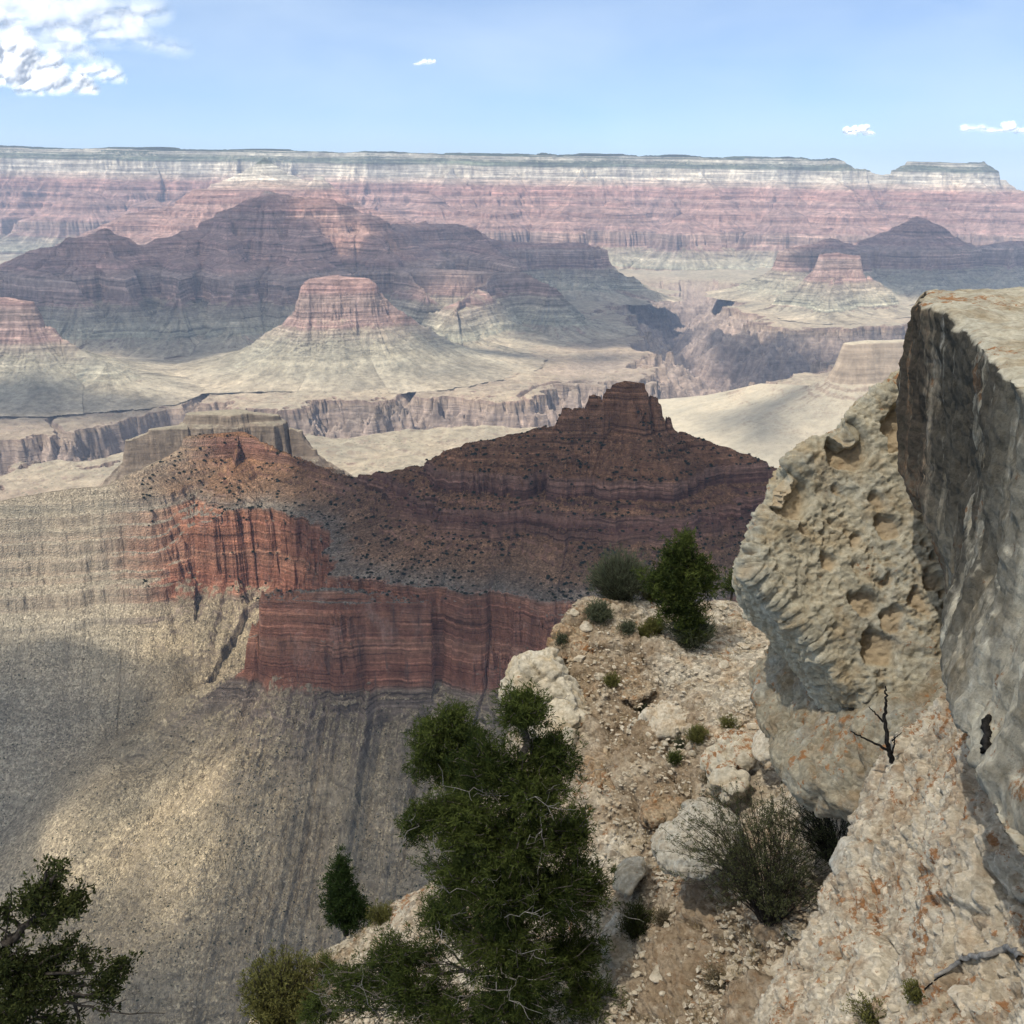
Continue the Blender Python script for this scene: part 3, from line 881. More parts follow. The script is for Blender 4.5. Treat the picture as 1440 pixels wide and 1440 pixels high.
    if scrub:
        at_ = nd(nt, "ShaderNodeAttribute", attribute_name="scrub")
        sc = noise(5.0, 6, 0.75, off=31.0)
        col = mix(mul(mul(rng(sc, 0.28, 0.46), at_.outputs["Fac"]), scrub), col, mix(rng(fine, 0.35, 0.65), (.20, .14, .09), (.34, .26, .17)))
    L(col, bs.inputs["Color"])
    h = mul(mul(fine, 1.0), mul(vo.outputs["Distance"], 0.7), 'SUBTRACT')
    f2 = noise(60 * scale, 4, 0.7, off=2.0)
    h = mul(h, mul(f2, 0.35), 'ADD')
    h = mul(h, mul(mid, 1.5), 'ADD')
    bp = nd(nt, "ShaderNodeBump", ins={"Strength": 0.9, "Distance": bump})
    L(h, bp.inputs["Height"])
    L(bp.outputs["Normal"], bs.inputs["Normal"])
    L(bs.outputs["BSDF"], out.inputs["Surface"])
    return m


class Rbf:
    """a smooth ground surface through known points"""
    def __init__(self, pts):
        p = np.array(pts, float)
        self.c, self.z = p[:, :2], p[:, 2]
        n = len(p)
        A = self._k(np.linalg.norm(self.c[:, None] - self.c[None], axis=2)) + np.eye(n) * 0.02
        Pm = np.hstack([np.ones((n, 1)), self.c])
        M = np.block([[A, Pm], [Pm.T, np.zeros((3, 3))]])
        self.s = np.linalg.solve(M, np.concatenate([self.z, np.zeros(3)]))

    @staticmethod
    def _k(r):
        return r

    def __call__(self, x, y):
        out = self.s[-3] + self.s[-2] * x + self.s[-1] * y
        for (cx, cy), s in zip(self.c, self.s[:-3]):
            out = out + s * np.hypot(x - cx, y - cy)
        return out


def poly_sdf(x, y, poly):
    """signed distance to a plan outline, positive inside"""
    d = np.full(x.shape, 1e9)
    ins = np.zeros(x.shape, bool)
    n = len(poly)
    for i in range(n):
        (ax, ay), (bx, by) = poly[i], poly[(i + 1) % n]
        ex, ey = bx - ax, by - ay
        t = np.clip(((x - ax) * ex + (y - ay) * ey) / (ex * ex + ey * ey + 1e-12), 0, 1)
        d = np.minimum(d, np.hypot(x - ax - t * ex, y - ay - t * ey))
        cr = ((ay > y) != (by > y)) & (x < (bx - ax) * (y - ay) / (by - ay + 1e-12) + ax)
        ins ^= cr
    return np.where(ins, d, -d)


def displace(V, F, fn):
    """move vertices along their normals"""
    if F.shape[1] == 4:
        n = np.cross(V[F[:, 2]] - V[F[:, 0]], V[F[:, 3]] - V[F[:, 1]])
    else:
        n = np.cross(V[F[:, 1]] - V[F[:, 0]], V[F[:, 2]] - V[F[:, 0]])
    vn = np.zeros_like(V)
    for k in range(F.shape[1]):
        for c in range(3):
            vn[:, c] += np.bincount(F[:, k], n[:, c], len(V))
    vn /= np.linalg.norm(vn, axis=1)[:, None] + 1e-12
    return V + vn * fn(V, vn)[:, None]


def chipped(p, big, lam, amp, seed):
    """broken rock: lumps, plates of different height and cracks"""
    q = p + 0.25 * lam * np.stack([fbm3(p, lam * 1.5, 2, seed + 5), fbm3(p, lam * 1.5, 2, seed + 6), fbm3(p, lam * 1.5, 2, seed + 7)], 1)
    q = q * np.array([1, 1, 1.5])
    f1, f2, h = worley3(q, lam, seed)
    g1, g2, h2 = worley3(q, lam * 0.37, seed + 3)
    d = big * fbm3(p, lam * 6, 4, seed + 9)
    d += amp * ((PERM[h + 7] / 255.0 - 0.5) * 1.3 - 0.9 * np.exp(-((f2 - f1) / 0.10) ** 2))
    d += amp * 0.38 * ((PERM[h2 + 9] / 255.0 - 0.5) * 1.3 - 0.7 * np.exp(-((g2 - g1) / 0.12) ** 2))
    d += amp * 0.25 * fbm3(p, lam * 0.4, 3, seed + 2)
    return d


def blocky(p):
    """weathered limestone: rough lumps, bedding steps, a few open joints, some broken chips"""
    q = p + 0.22 * np.stack([fbm3(p, 0.9, 4, 281), fbm3(p, 0.9, 4, 282), fbm3(p, 0.9, 4, 283)], 1)
    f1, f2, h = worley3(q * np.array([1, 1, 1.6]), 0.85, 271)
    g1, g2, h2 = worley3(q * np.array([1, 1, 1.4]), 0.22, 272)
    d = 0.10 * fbm3(p, 0.8, 6, 273, 0.62)
    d += 0.12 * (PERM[h + 7] / 255.0 - 0.5) - 0.07 * np.exp(-((f2 - f1) / 0.05) ** 2)
    d += 0.045 * (PERM[h2 + 3] / 255.0 - 0.5) * sstep(-0.2, 0.3, fbm3(p, 0.7, 2, 274)) - 0.016 * np.exp(-((g2 - g1) / 0.08) ** 2)
    return d + 0.02 * fbm3(p * np.array([.5, .5, 2]), 0.2, 3, 275, 0.6)


M_LEDGE = limestone("ledge_limestone", base=(.47, .40, .30), pale=(.60, .54, .44), brown=(.36, .26, .165), scale=0.8, lichen=0.05, grey=0.25, bump=0.06, chips=0.4, scrub=0.85)
M_OUT = limestone("outcrop_limestone", base=(.50, .42, .31), pale=(.64, .575, .46), brown=(.34, .24, .15), scale=1.5, lichen=0.10, grey=0.22, bump=0.03, chips=0.22)

LEDGE_PTS = [(850, 890, 21.3), (890, 960, 19.8), (950, 1060, 17.2), (985, 1120, 15.8), (870, 835, 23.2), (800, 842, 22.6), (1000, 838, 24), (1100, 850, 24.3), (1000, 900, 21.9), (1060, 960, 19.4),
             (800, 960, 20.5), (780, 1000, 20.2), (860, 1050, 18.3), (900, 1130, 16.6), (760, 1000, 20.6), (830, 1100, 17.6), (850, 1180, 16.2), (700, 1100, 20), (620, 1230, 20.8), (520, 1287, 20.4),
             (430, 1337, 19.8), (345, 1440, 18.4), (450, 1440, 17.4), (600, 1440, 15.6), (600, 1330, 18), (700, 1300, 17), (1150, 1000, 17.5), (1100, 950, 19.5), (1060, 1150, 14), (1000, 1250, 13),
             (1080, 1330, 11), (950, 1400, 11.6), (850, 1330, 14), (900, 1250, 14.5), (760, 1440, 13), (1090, 1440, 9.6), (1180, 1150, 12), (1300, 1100, 11.5), (1300, 950, 17), (1400, 860, 24), (1500, 1100, 11), (1250, 1300, 9.5)]
LEDGE = Rbf([at(*p) for p in LEDGE_PTS])
LEDGE_EDGE = [(250, 1560, 17.5), (345, 1440, 18.6), (430, 1337, 20), (520, 1287, 20.6), (610, 1234, 21), (665, 1140, 21.2), (705, 1020, 21.6), (760, 935, 21.6), (773, 885, 22.0), (780, 852, 22.5), (800, 838, 22.9),
              (870, 832, 23.4), (1000, 834, 24.2), (1100, 846, 24.6), (1250, 862, 25), (1420, 880, 25), (1700, 900, 25), (1900, 1440, 8.0), (1000, 1750, 7.0), (250, 1750, 12)]
LEDGE_POLY = [at(*p)[:2] for p in LEDGE_EDGE]


def ledge_z(x, y):
    s = poly_sdf(x, y, LEDGE_POLY) + 0.35 * fbm2(x, y, 2.4, 4, 120)
    z = LEDGE(x, y)
    out = np.maximum(-s, 0)
    z = z - 3.2 * out - 1.0 * np.minimum(out, 0.4)
    z = z + 0.14 * fbm2(x, y, 2.2, 5, 130, 0.55) - 0.30 * np.exp(-np.maximum(s, 0) / 0.35)
    return np.maximum(z, -42.0)


def ledge():
    na, ny = 1100, 900
    a = np.linspace(-0.40, 0.72, na)
    y = np.linspace(7.0, 27.5, ny)
    A, Y = np.meshgrid(a, y, indexing='ij')
    X = A * Y
    Z = ledge_z(X, Y)
    V = np.stack([X, Y, Z], -1).reshape(-1, 3)
    F = grid_faces(na, ny)[:, ::-1]
    F = F[(V[F][:, :, 2] > -41).any(1)]
    V, F, _ = compact(V, F)

    # the brown scrubby face left of the gravel
    g = np.array([at(850, 900, 21)[:2], at(880, 970, 19.6)[:2], at(930, 1060, 17.4)[:2], at(960, 1120, 16)[:2]])
    dmin = np.full(len(V), 9.0)
    for p in [at(800, 900, 21.6), at(840, 950, 20.4), at(870, 1000, 19.4), at(905, 1060, 18), at(935, 1100, 16.8), at(960, 1150, 15.5), at(1000, 1270, 12.8), at(960, 1380, 11.8), at(1040, 1380, 10.5)]:
        dmin = np.minimum(dmin, 0.8 * np.hypot(V[:, 0] - p[0], V[:, 1] - p[1]))
    scrub = sstep(1.35, 0.35, dmin + 0.5 * fbm2(V[:, 0], V[:, 1], 1.2, 3, 140))

    def fn(p, n):
        c = chipped(p, 0.07, 0.26, 0.040, 150)
        return c + (0.12 + 1.15 * scrub) * blocky(p / 2.4) * 2.2 + 0.05 * scrub * fbm3(p, 0.22, 4, 160, 0.6, True)
    V = displace(V, F, fn)
    global LEDGE_OBJ
    LEDGE_OBJ = o = mesh_from("cliff_ledge_terrain", V, F, M_LEDGE, attrs={"scrub": scrub})
    tag(o, "pale gravelly cliff ledge below the viewpoint where the small pines grow", None, None, "structure")


OUT_PTS = [(1085, 1440, 6.3), (1110, 1360, 6.6), (1140, 1290, 6.9), (1185, 1200, 7.3), (1225, 1120, 7.7), (1250, 1070, 8), (1290, 1030, 8.3), (1335, 985, 8.6), (1345, 950, 8.9),
           (1200, 1440, 5.2), (1320, 1440, 4.4), (1440, 1440, 3.8), (1300, 1300, 5.4), (1440, 1300, 4.5), (1280, 1180, 6.4), (1400, 1150, 5.4), (1350, 1080, 6.5), (1440, 1080, 5.2),
           (1390, 1060, 6.1), (1365, 990, 7.6), (1620, 1440, 3.0), (1650, 1150, 4.4)]
OUTC = Rbf([at(*p) for p in OUT_PTS])
OUT_EDGE = [(1040, 1560, 6.0), (1088, 1440, 6.3), (1112, 1360, 6.6), (1142, 1290, 6.9), (1187, 1200, 7.3), (1227, 1120, 7.7), (1252, 1070, 8), (1292, 1030, 8.3), (1337, 985, 8.6), (1348, 948, 9.0), (1420, 940, 9.3), (1800, 1000, 8), (2200, 1440, 2.0), (1300, 2300, 1.8)]
OUT_POLY = [at(*p)[:2] for p in OUT_EDGE]


def out_z(x, y):
    s = poly_sdf(x, y, OUT_POLY) + 0.10 * fbm2(x, y, 0.8, 4, 220)
    out = np.maximum(-s, 0)
    z = OUTC(x, y) - 2.6 * out - 0.5 * np.minimum(out, 0.25) - 0.12 * np.exp(-np.maximum(s, 0) / 0.12)
    return np.maximum(z + 0.11 * fbm2(x, y, 0.9, 4, 230), -11.0)


def outcrop():
    na, ny = 900, 900
    a = np.linspace(0.16, 0.95, na)
    y = np.linspace(2.3, 9.8, ny)
    A, Y = np.meshgrid(a, y, indexing='ij')
    X = A * Y
    V = np.stack([X, Y, out_z(X, Y)], -1).reshape(-1, 3)
    F = grid_faces(na, ny)[:, ::-1]
    F = F[(V[F][:, :, 2] > -10.9).any(1)]
    V, F, _ = compact(V, F)
    V = displace(V, F, lambda p, n: blocky(p) + 0.020 * fbm3(p, 0.09, 4, 255, 0.65, True) + 0.022 * fbm3(p, 0.5, 4, 260, 0.6, True))
    global OUT_OBJ
    OUT_OBJ = o = mesh_from("rock_outcrop_terrain", V, F, M_OUT)
    tag(o, "rubbly cream rock outcrop with orange lichen, close to the viewer", None, None, "structure")


# ---------------------------------------------------------------- boulders
def solid(rings, voxel, smooth_it):
    """a closed rock body from rings of points, remeshed evenly; returns vertices and faces"""
    n = len(rings[0])
    V = [p for r in rings for p in r]
    F = [list(range(n))[::-1], [len(V) - n + i for i in range(n)]]
    for k in range(len(rings) - 1):
        for i in range(n):
            j = (i + 1) % n
            F.append([k * n + i, k * n + j, (k + 1) * n + j, (k + 1) * n + i])
    me = bpy.data.meshes.new("rough")
    me.from_pydata([tuple(map(float, v)) for v in V], [], F)
    bm = bmesh.new(); bm.from_mesh(me)
    bmesh.ops.recalc_face_normals(bm, faces=bm.faces[:])
    bmesh.ops.triangulate(bm, faces=bm.faces[:])
    bm.to_mesh(me); bm.free()
    ob = bpy.data.objects.new("rough", me)
    COL.objects.link(ob)
    r = ob.modifiers.new("r", 'REMESH'); r.mode = 'VOXEL'; r.voxel_size = voxel
    if smooth_it:
        s = ob.modifiers.new("s", 'SMOOTH'); s.factor = 0.5; s.iterations = smooth_it
    dg = bpy.context.evaluated_depsgraph_get()
    me2 = bpy.data.meshes.new_from_object(ob.evaluated_get(dg))
    V = np.zeros(len(me2.vertices) * 3); me2.vertices.foreach_get("co", V)
    me2.calc_loop_triangles()
    F = np.zeros(len(me2.loop_triangles) * 3, np.int32); me2.loop_triangles.foreach_get("vertices", F)
    bpy.data.objects.remove(ob); bpy.data.meshes.remove(me); bpy.data.meshes.remove(me2)
    return V.reshape(-1, 3), F.reshape(-1, 3)


def finish(name, V, F, mat, label, cat, attrs=None, group=None):
    c = V.mean(0)
    o = mesh_from(name, V - c, F, mat, attrs=attrs)
    o.location = c
    return tag(o, label, cat, group)


M_BLOCK = limestone("streaked_limestone", base=(.44, .40, .31), pale=(.52, .48, .38), brown=(.36, .29, .19), scale=0.9, lichen=0.03, grey=0.25, dark=0.93, bump=0.03, chips=0.12)
M_PIT = limestone("pitted_limestone", base=(.41, .375, .285), pale=(.50, .45, .34), brown=(.40, .31, .19), scale=0.9, lichen=0.03, grey=0.35, bump=0.03, chips=0.12, pit=True)
M_LICH = limestone("lichen_limestone", base=(.31, .275, .20), pale=(.37, .33, .245), brown=(.26, .19, .115), scale=1.1, lichen=0.075, grey=0.4, bump=0.035, chips=0.2)
M_WHITE = limestone("white_limestone", base=(.52, .46, .35), pale=(.62, .57, .47), brown=(.50, .40, .26), scale=0.7, lichen=0.07, grey=0.3, bump=0.03, chips=0.1)


def block():
    bx, by, bz = at(1440, 560, 5.0)
    cx, cy, cz = at(1580, 690, 3.5)
    R = []
    R.append([at(1308, 409, 9.95), at(1298, 422, 9.1), at(1362, 470, 7.2), (bx, by, bz), (cx, cy, cz), (cx + 2.0, cy, cz), (bx + 4.4, 9.9, -1.02)])
    z1 = -2.0
    p = at(1306, 585, 8.9)
    R.append([(p[0] + .12, 9.9, z1), p, at(1362, 650, 7.2), (bx + .02, by, z1), (cx, cy, z1), (cx + 2.0, cy, z1), (bx + 4.4, 9.9, z1)])
    p = at(1294, 695, 8.9)
    R.append([(p[0] + .1, 9.7, p[2]), p, at(1350, 800, 7.3), (bx - .08, by + .2, -2.75), (cx - .1, cy + .1, -2.75), (cx + 2.0, cy, -2.75), (bx + 4.4, 9.9, -2.75)])
    p = at(1330, 800, 8.6)
    R.append([(p[0] + .3, 9.5, p[2]), p, at(1372, 930, 6.9), at(1428, 985, 5.6), at(1560, 1020, 4.4), (cx + 2.0, cy, -2.4), (bx + 4.4, 9.9, -3.2)])
    p = at(1354, 930, 8.0)
    R.append([(p[0] + .6, 9.4, p[2] - .1), p, at(1390, 1010, 6.8), at(1405, 1050, 5.95), at(1530, 1070, 4.9), (cx + 2.0, cy + .4, -2.9), (bx + 4.4, 9.9, -4.2)])
    V, F = solid(R, 0.035, 3)

    def fn(p, n):
        steep = sstep(0.6, 0.3, n[:, 2])
        flute = fbm3(p * np.array([1, 1, 0.13]), 0.55, 4, 300, 0.55)
        flake = fbm3(p * np.array([0.5, 0.5, 2.2]), 0.5, 4, 310, 0.6)
        return steep * (0.085 * flute + 0.03 * flake) + (1 - steep) * 0.035 * fbm3(p, 0.7, 5, 320, 0.6) + 0.018 * fbm3(p, 0.16, 3, 330, 0.6, True)
    V = displace(V, F, fn)
    finish("overhanging_rock", V, F, M_BLOCK, "huge overhanging rock block, flat pale top and side face streaked black and grey", "rock")


def pitted():
    fr = [(1310, 515, 11.4), (1255, 545, 11.2), (1205, 570, 11.1), (1178, 600, 10.9), (1116, 640, 10.7), (1088, 685, 10.45), (1068, 745, 10.25), (1056, 800, 10.0), (1110, 858, 9.8), (1150, 915, 9.65),
          (1188, 962, 9.55), (1260, 1000, 9.4), (1340, 1030, 9.2), (1440, 1020, 9.2), (1450, 515, 11.2)]
    bk = [(1310, 524, 13.6), (1262, 555, 13.6), (1225, 590, 13.5), (1195, 625, 13.3), (1135, 660, 13.0), (1105, 705, 12.6), (1070, 770, 12.0), (1042, 822, 11.0), (1066, 862, 10.8), (1112, 915, 10.6),
          (1171, 1000, 10.4), (1260, 1040, 11.5), (1340, 1060, 12), (1440, 1050, 12), (1450, 525, 13.6)]
    V, F = solid([[at(*p) for p in fr], [at(*p) for p in bk]], 0.021, 3)
    holes = [(1195, 627, 10.75, .235), (1275, 602, 10.75, .24), (1112, 700, 10.4, .24), (1165, 790, 10.1, .09), (1238, 705, 10.4, .09), (1250, 745, 10.3, .12), (1215, 850, 9.9, .15),
             (1255, 872, 9.8, .12), (1290, 850, 9.8, .11), (1235, 915, 9.7, .19), (1130, 745, 10.3, .07), (1310, 820, 9.9, .10), (1205, 760, 10.2, .08), (1180, 690, 10.5, .06)]
    fw = V[:, 1] * CP - V[:, 2] * SP
    sx, sy = 720 + FPX * V[:, 0] / fw, 720 - FPX * (V[:, 1] * SP + V[:, 2] * CP) / fw
    C = []
    for a, b, d, r in holes:                       # seat each hollow on the boulder's skin
        near = np.hypot(sx - a, sy - b) < 12
        C.append(at(a, b, V[near, 1].min() if near.any() else d))
    C = np.array(C); Rr = np.array([h[3] for h in holes])

    hol = np.zeros(len(V))

    def fn(p, n):
        d = 0.10 * fbm3(p, 1.3, 5, 400, 0.55) + 0.035 * fbm3(p, 0.3, 4, 410, 0.65, True)
        q = p + 0.035 * np.stack([fbm3(p, 0.18, 2, 430), fbm3(p, 0.18, 2, 431), fbm3(p, 0.18, 2, 432)], 1)
        q3 = q + 0.05 * np.stack([fbm3(p, 0.35, 2, 433), fbm3(p, 0.35, 2, 434), fbm3(p, 0.35, 2, 435)], 1)
        zone = sstep(-0.25, 0.35, fbm3(p, 1.1, 2, 440))
        for lam, dep, th, sd in ((0.17, .05, .44, 9), (0.10, .036, .46, 13), (0.06, .022, .46, 17)):
            f1, f2, h = worley3(q, lam, sd)
            on = (PERM[h + 3] / 255.0 < (0.3 if lam > .15 else 0.5))
            u = np.clip(1 - f1 / th, 0, 1) * on
            d -= dep * sstep(0, 0.4, u) * (0.35 + 0.65 * zone)
            hol[:] = np.maximum(hol, sstep(0.25, 0.6, u) * (0.3 + 0.7 * zone))
        for c, r in zip(C, Rr):
            k = np.linalg.norm((q3 - c) * np.array([1, 0.45, 1]), axis=1) / r
            u = np.clip(1.12 - k, 0, 1)
            d -= r * 0.9 * sstep(0, 0.2, u)
            hol[:] = np.maximum(hol, sstep(0.1, 0.35, u))
        rough = fbm3(p, 0.10, 4, 450, 0.65, True)
        d += (0.020 + 0.016 * zone) * rough * (1 - 0.6 * hol)
        d += 0.03 * fbm3(p * np.array([.6, .6, 1.8]), 0.45, 4, 455, 0.6)
        return d
    V = displace(V, F, fn)
    finish("pitted_boulder", V, F, M_PIT, "tall leaning boulder riddled with round hollows, left of the dark overhanging rock", "boulder", attrs={"hollow": hol})


def outline_rock(name, pts, thick, voxel, mat, label, cat, amp=0.05, lam=0.4, sm=4, seed=500, crack=0.0, group=None, drop=0.0):
    fr = [at(*p) for p in pts]
    c = np.mean(fr, 0)
    mid = [tuple(np.array(f) * 0.25 + 0) for f in fr]
    r0 = [tuple(c + (np.array(f) - c) * 0.72 + np.array([0, -thick * 0.28, thick * 0.10])) for f in fr]
    r1 = fr
    r2 = [tuple(c + (np.array(f) - c) * 0.98 + np.array([0, thick * 0.5, -drop * .5])) for f in fr]
    r3 = [tuple(c + (np.array(f) - c) * 0.8 + np.array([0, thick, -drop])) for f in fr]
    V, F = solid([r0, r1, r2, r3], voxel, sm)

    def fn(p, n):
        d = amp * fbm3(p, lam * 2.5, 5, seed, 0.55) + amp * 0.3 * fbm3(p, lam * 0.4, 3, seed + 4, 0.6, True)
        if crack:
            f1, f2, h = worley3(p + 0.2 * np.stack([fbm3(p, .5, 2, 1), fbm3(p, .5, 2, 2), fbm3(p, .5, 2, 3)], 1), lam * 1.3, seed + 2)
            d = d - crack * np.exp(-((f2 - f1) / 0.09) ** 2) + crack * 0.8 * (PERM[h + 5] / 255.0 - 0.5)
        return d
    V = displace(V, F, fn)
    return finish(name, V, F, mat, label, cat, group=group)


def boulders():
    outline_rock("boulder", [(1098, 1072, 10.1), (1128, 1036, 10.1), (1175, 995, 9.9), (1240, 975, 9.6), (1350, 945, 9.4), (1350, 1040, 9.0), (1290, 1085, 8.8), (1238, 1130, 8.9), (1195, 1150, 9.1), (1150, 1140, 9.5), (1104, 1108, 9.9)],
                 2.2, 0.04, M_LICH, "drab boulder spotted with orange lichen, wedged under the pitted boulder", "boulder", amp=0.11, lam=0.5, seed=510, crack=0.06, sm=2)
    outline_rock("cracked_rock", [(703, 985, 20.4), (712, 945, 20.5), (722, 918, 20.7), (745, 911, 20.8), (778, 915, 20.8), (800, 938, 20.6), (815, 965, 20.3), (832, 1010, 19.6), (806, 1068, 18.8), (765, 1045, 19.2), (728, 1010, 19.9)],
                 2.0, 0.05, M_WHITE, "cracked white rock knob at the ledge's left edge, above the big pine", "rock", amp=0.10, lam=0.45, seed=530, crack=0.13, drop=1.5)
    outline_rock("stone", [(1061, 1062, 14.6), (1068, 1040, 14.8), (1092, 1016, 15.0), (1110, 1011, 15.0), (1116, 1030, 14.8), (1103, 1050, 14.6), (1090, 1068, 14.4), (1070, 1070, 14.4)],
                 0.5, 0.018, M_PALE, "tan angular stone lying on the gravel beside the lichen-spotted boulder", "stone", amp=0.04, lam=0.25, seed=540, drop=0.2)
    outline_rock("boulder", [(928, 1205, 12.4), (932, 1185, 12.6), (962, 1165, 12.8), (975, 1135, 13.0), (1000, 1132, 13.0), (1030, 1150, 12.8), (1042, 1180, 12.5), (1020, 1225, 12.1), (970, 1228, 12.0), (940, 1220, 12.2)],
                 0.9, 0.022, M_GREY, "pale grey boulder half hidden by the dark twiggy bush", "boulder", amp=0.12, lam=0.35, seed=550, drop=0.5, crack=0.06, sm=2)
    outline_rock("boulder", [(866, 1252, 14.2), (870, 1228, 14.4), (885, 1210, 14.6), (905, 1206, 14.6), (908, 1225, 14.4), (893, 1240, 14.2), (882, 1262, 14.0)],
                 0.6, 0.02, M_WHITE, "narrow whitish boulder just right of the big pine's crown", "boulder", amp=0.05, lam=0.3, seed=560, drop=0.4)
    outline_rock("boulder", [(850, 1340, 13.4), (850, 1310, 13.6), (868, 1285, 13.8), (892, 1290, 13.8), (895, 1330, 13.5), (890, 1370, 13.1), (868, 1375, 13.1)],
                 0.6, 0.02, M_GREY, "greyish boulder below the narrow whitish one at the big pine's lower right", "boulder", amp=0.06, lam=0.3, seed=570, drop=0.4)
    outline_rock("flat_stone", [(1338, 1402, 4.32), (1350, 1390, 4.36), (1382, 1392, 4.38), (1388, 1406, 4.34), (1375, 1417, 4.28), (1348, 1415, 4.28)],
                 0.10, 0.006, M_PALE, "flat squarish grey stone near the bleached branch on the outcrop", "stone", amp=0.006, lam=0.08, seed=580, sm=2, drop=0.05)
    outline_rock("stone", [(536, 1300, 20.0), (545, 1285, 20.2), (562, 1280, 20.2), (572, 1290, 20.1), (562, 1302, 19.9)], 0.4, 0.02, M_PALE,
                 "rounded stone on the lower ledge rim beside the little conical pine", "stone", amp=0.03, lam=0.2, seed=590, drop=0.2)
    outline_rock("stone", [(1180, 1240, 7.0), (1200, 1195, 7.1), (1228, 1190, 7.1), (1235, 1215, 7.0), (1215, 1245, 6.9)], 0.35, 0.014, M_GREY,
                 "smooth grey stone bulging from the outcrop's edge beside the twiggy bush", "stone", amp=0.02, lam=0.2, seed=600, drop=0.1)


M_PALE = limestone("pale_stone", base=(.52, .45, .34), pale=(.58, .52, .42), brown=(.42, .32, .21), scale=1.2, lichen=0.0, grey=0.3, bump=0.015, chips=0.08)
M_GREY = limestone("grey_stone", base=(.42, .385, .32), pale=(.52, .48, .40), brown=(.34, .29, .22), scale=1.2, lichen=0.0, grey=0.6, bump=0.02, chips=0.1)
def rock_steps():
    """bigger rocks standing out of the ledge"""
    k = 600
    for pts, th, mat, lab in [
        ([(905, 1010, 18.6), (935, 985, 19.0), (975, 985, 19.0), (990, 1005, 18.6), (970, 1030, 18.0), (925, 1035, 18.0)], 0.7, M_PALE, "low tan rock rib where the gravel drops to the brown face"),
        ([(1005, 1060, 15.6), (1020, 1040, 16.0), (1050, 1038, 16.0), (1058, 1060, 15.6), (1040, 1082, 15.2), (1012, 1080, 15.2)], 0.5, M_WHITE, "whitish lump of rock left of the tan angular stone"),
        ([(1000, 1100, 14.6), (1016, 1082, 14.9), (1045, 1088, 14.8), (1050, 1108, 14.4), (1025, 1122, 14.2)], 0.5, M_WHITE, "whitish lump of rock just above the twiggy bush"),
        ([(825, 1085, 18.0), (842, 1060, 18.4), (872, 1058, 18.4), (892, 1085, 17.8), (872, 1110, 17.3), (840, 1112, 17.3)], 0.8, M_LEDGEROCK, "brown knobby rock on the slope right of the big pine's top"),
        ([(905, 1130, 16.4), (925, 1105, 16.8), (955, 1110, 16.6), (965, 1135, 16.1), (940, 1155, 15.8), (912, 1152, 15.8)], 0.7, M_LEDGEROCK, "brown knobby rock above the pale grey boulder"),
        ([(800, 985, 20.4), (822, 960, 20.6), (850, 972, 20.3), (858, 1000, 19.8), (835, 1025, 19.4), (808, 1015, 19.8)], 0.9, M_LEDGEROCK, "brown knobby rock right beside the cracked white rock knob"),
        ([(868, 960, 20.2), (888, 938, 20.5), (915, 950, 20.2), (918, 975, 19.6), (895, 990, 19.3), (872, 985, 19.5)], 0.8, M_LEDGEROCK, "brown knobby rock high on the scrubby face below the small pine"),
        ([(775, 905, 21.6), (790, 880, 21.8), (822, 885, 21.7), (838, 915, 21.2), (815, 940, 20.8), (785, 932, 21.2)], 0.9, M_LEDGEROCK, "reddish tan rock corner at the ledge's far left end")]:
        k += 10
        outline_rock("rock", pts, th, 0.035, mat, lab, "rock", amp=0.15, lam=0.4, seed=k, sm=1, crack=0.10, drop=0.5)


M_LEDGEROCK = limestone("brown_limestone", base=(.38, .29, .19), pale=(.46, .37, .26), brown=(.27, .165, .09), scale=1.1, lichen=0.09, grey=0.2, bump=0.04, chips=0.3)
ledge()
outcrop()
rock_steps()
block()
pitted()
boulders()

# ---------------------------------------------------------------- plants
RNG = np.random.RandomState(11)


def leaf_material(name, dark, light, amount=0.25):
    m = bpy.data.materials.new(name)
    m.use_nodes = True
    nt = m.node_tree
    nt.nodes.clear()
    L = nt.links.new
    out = nd(nt, "ShaderNodeOutputMaterial")
    dif = nd(nt, "ShaderNodeBsdfDiffuse")
    tl = nd(nt, "ShaderNodeBsdfTranslucent")
    mx = nd(nt, "ShaderNodeMixShader", ins={"Fac": amount})
    a = nd(nt, "ShaderNodeAttribute", attribute_name="tone")
    c = nd(nt, "ShaderNodeMixRGB", ins={"Color1": (*dark, 1), "Color2": (*light, 1)})
    L(a.outputs["Fac"], c.inputs["Fac"])
    L(c.outputs["Color"], dif.inputs["Color"]); L(c.outputs["Color"], tl.inputs["Color"])
    L(dif.outputs[0], mx.inputs[1]); L(tl.outputs[0], mx.inputs[2])
    L(mx.outputs[0], out.inputs["Surface"])
    return m


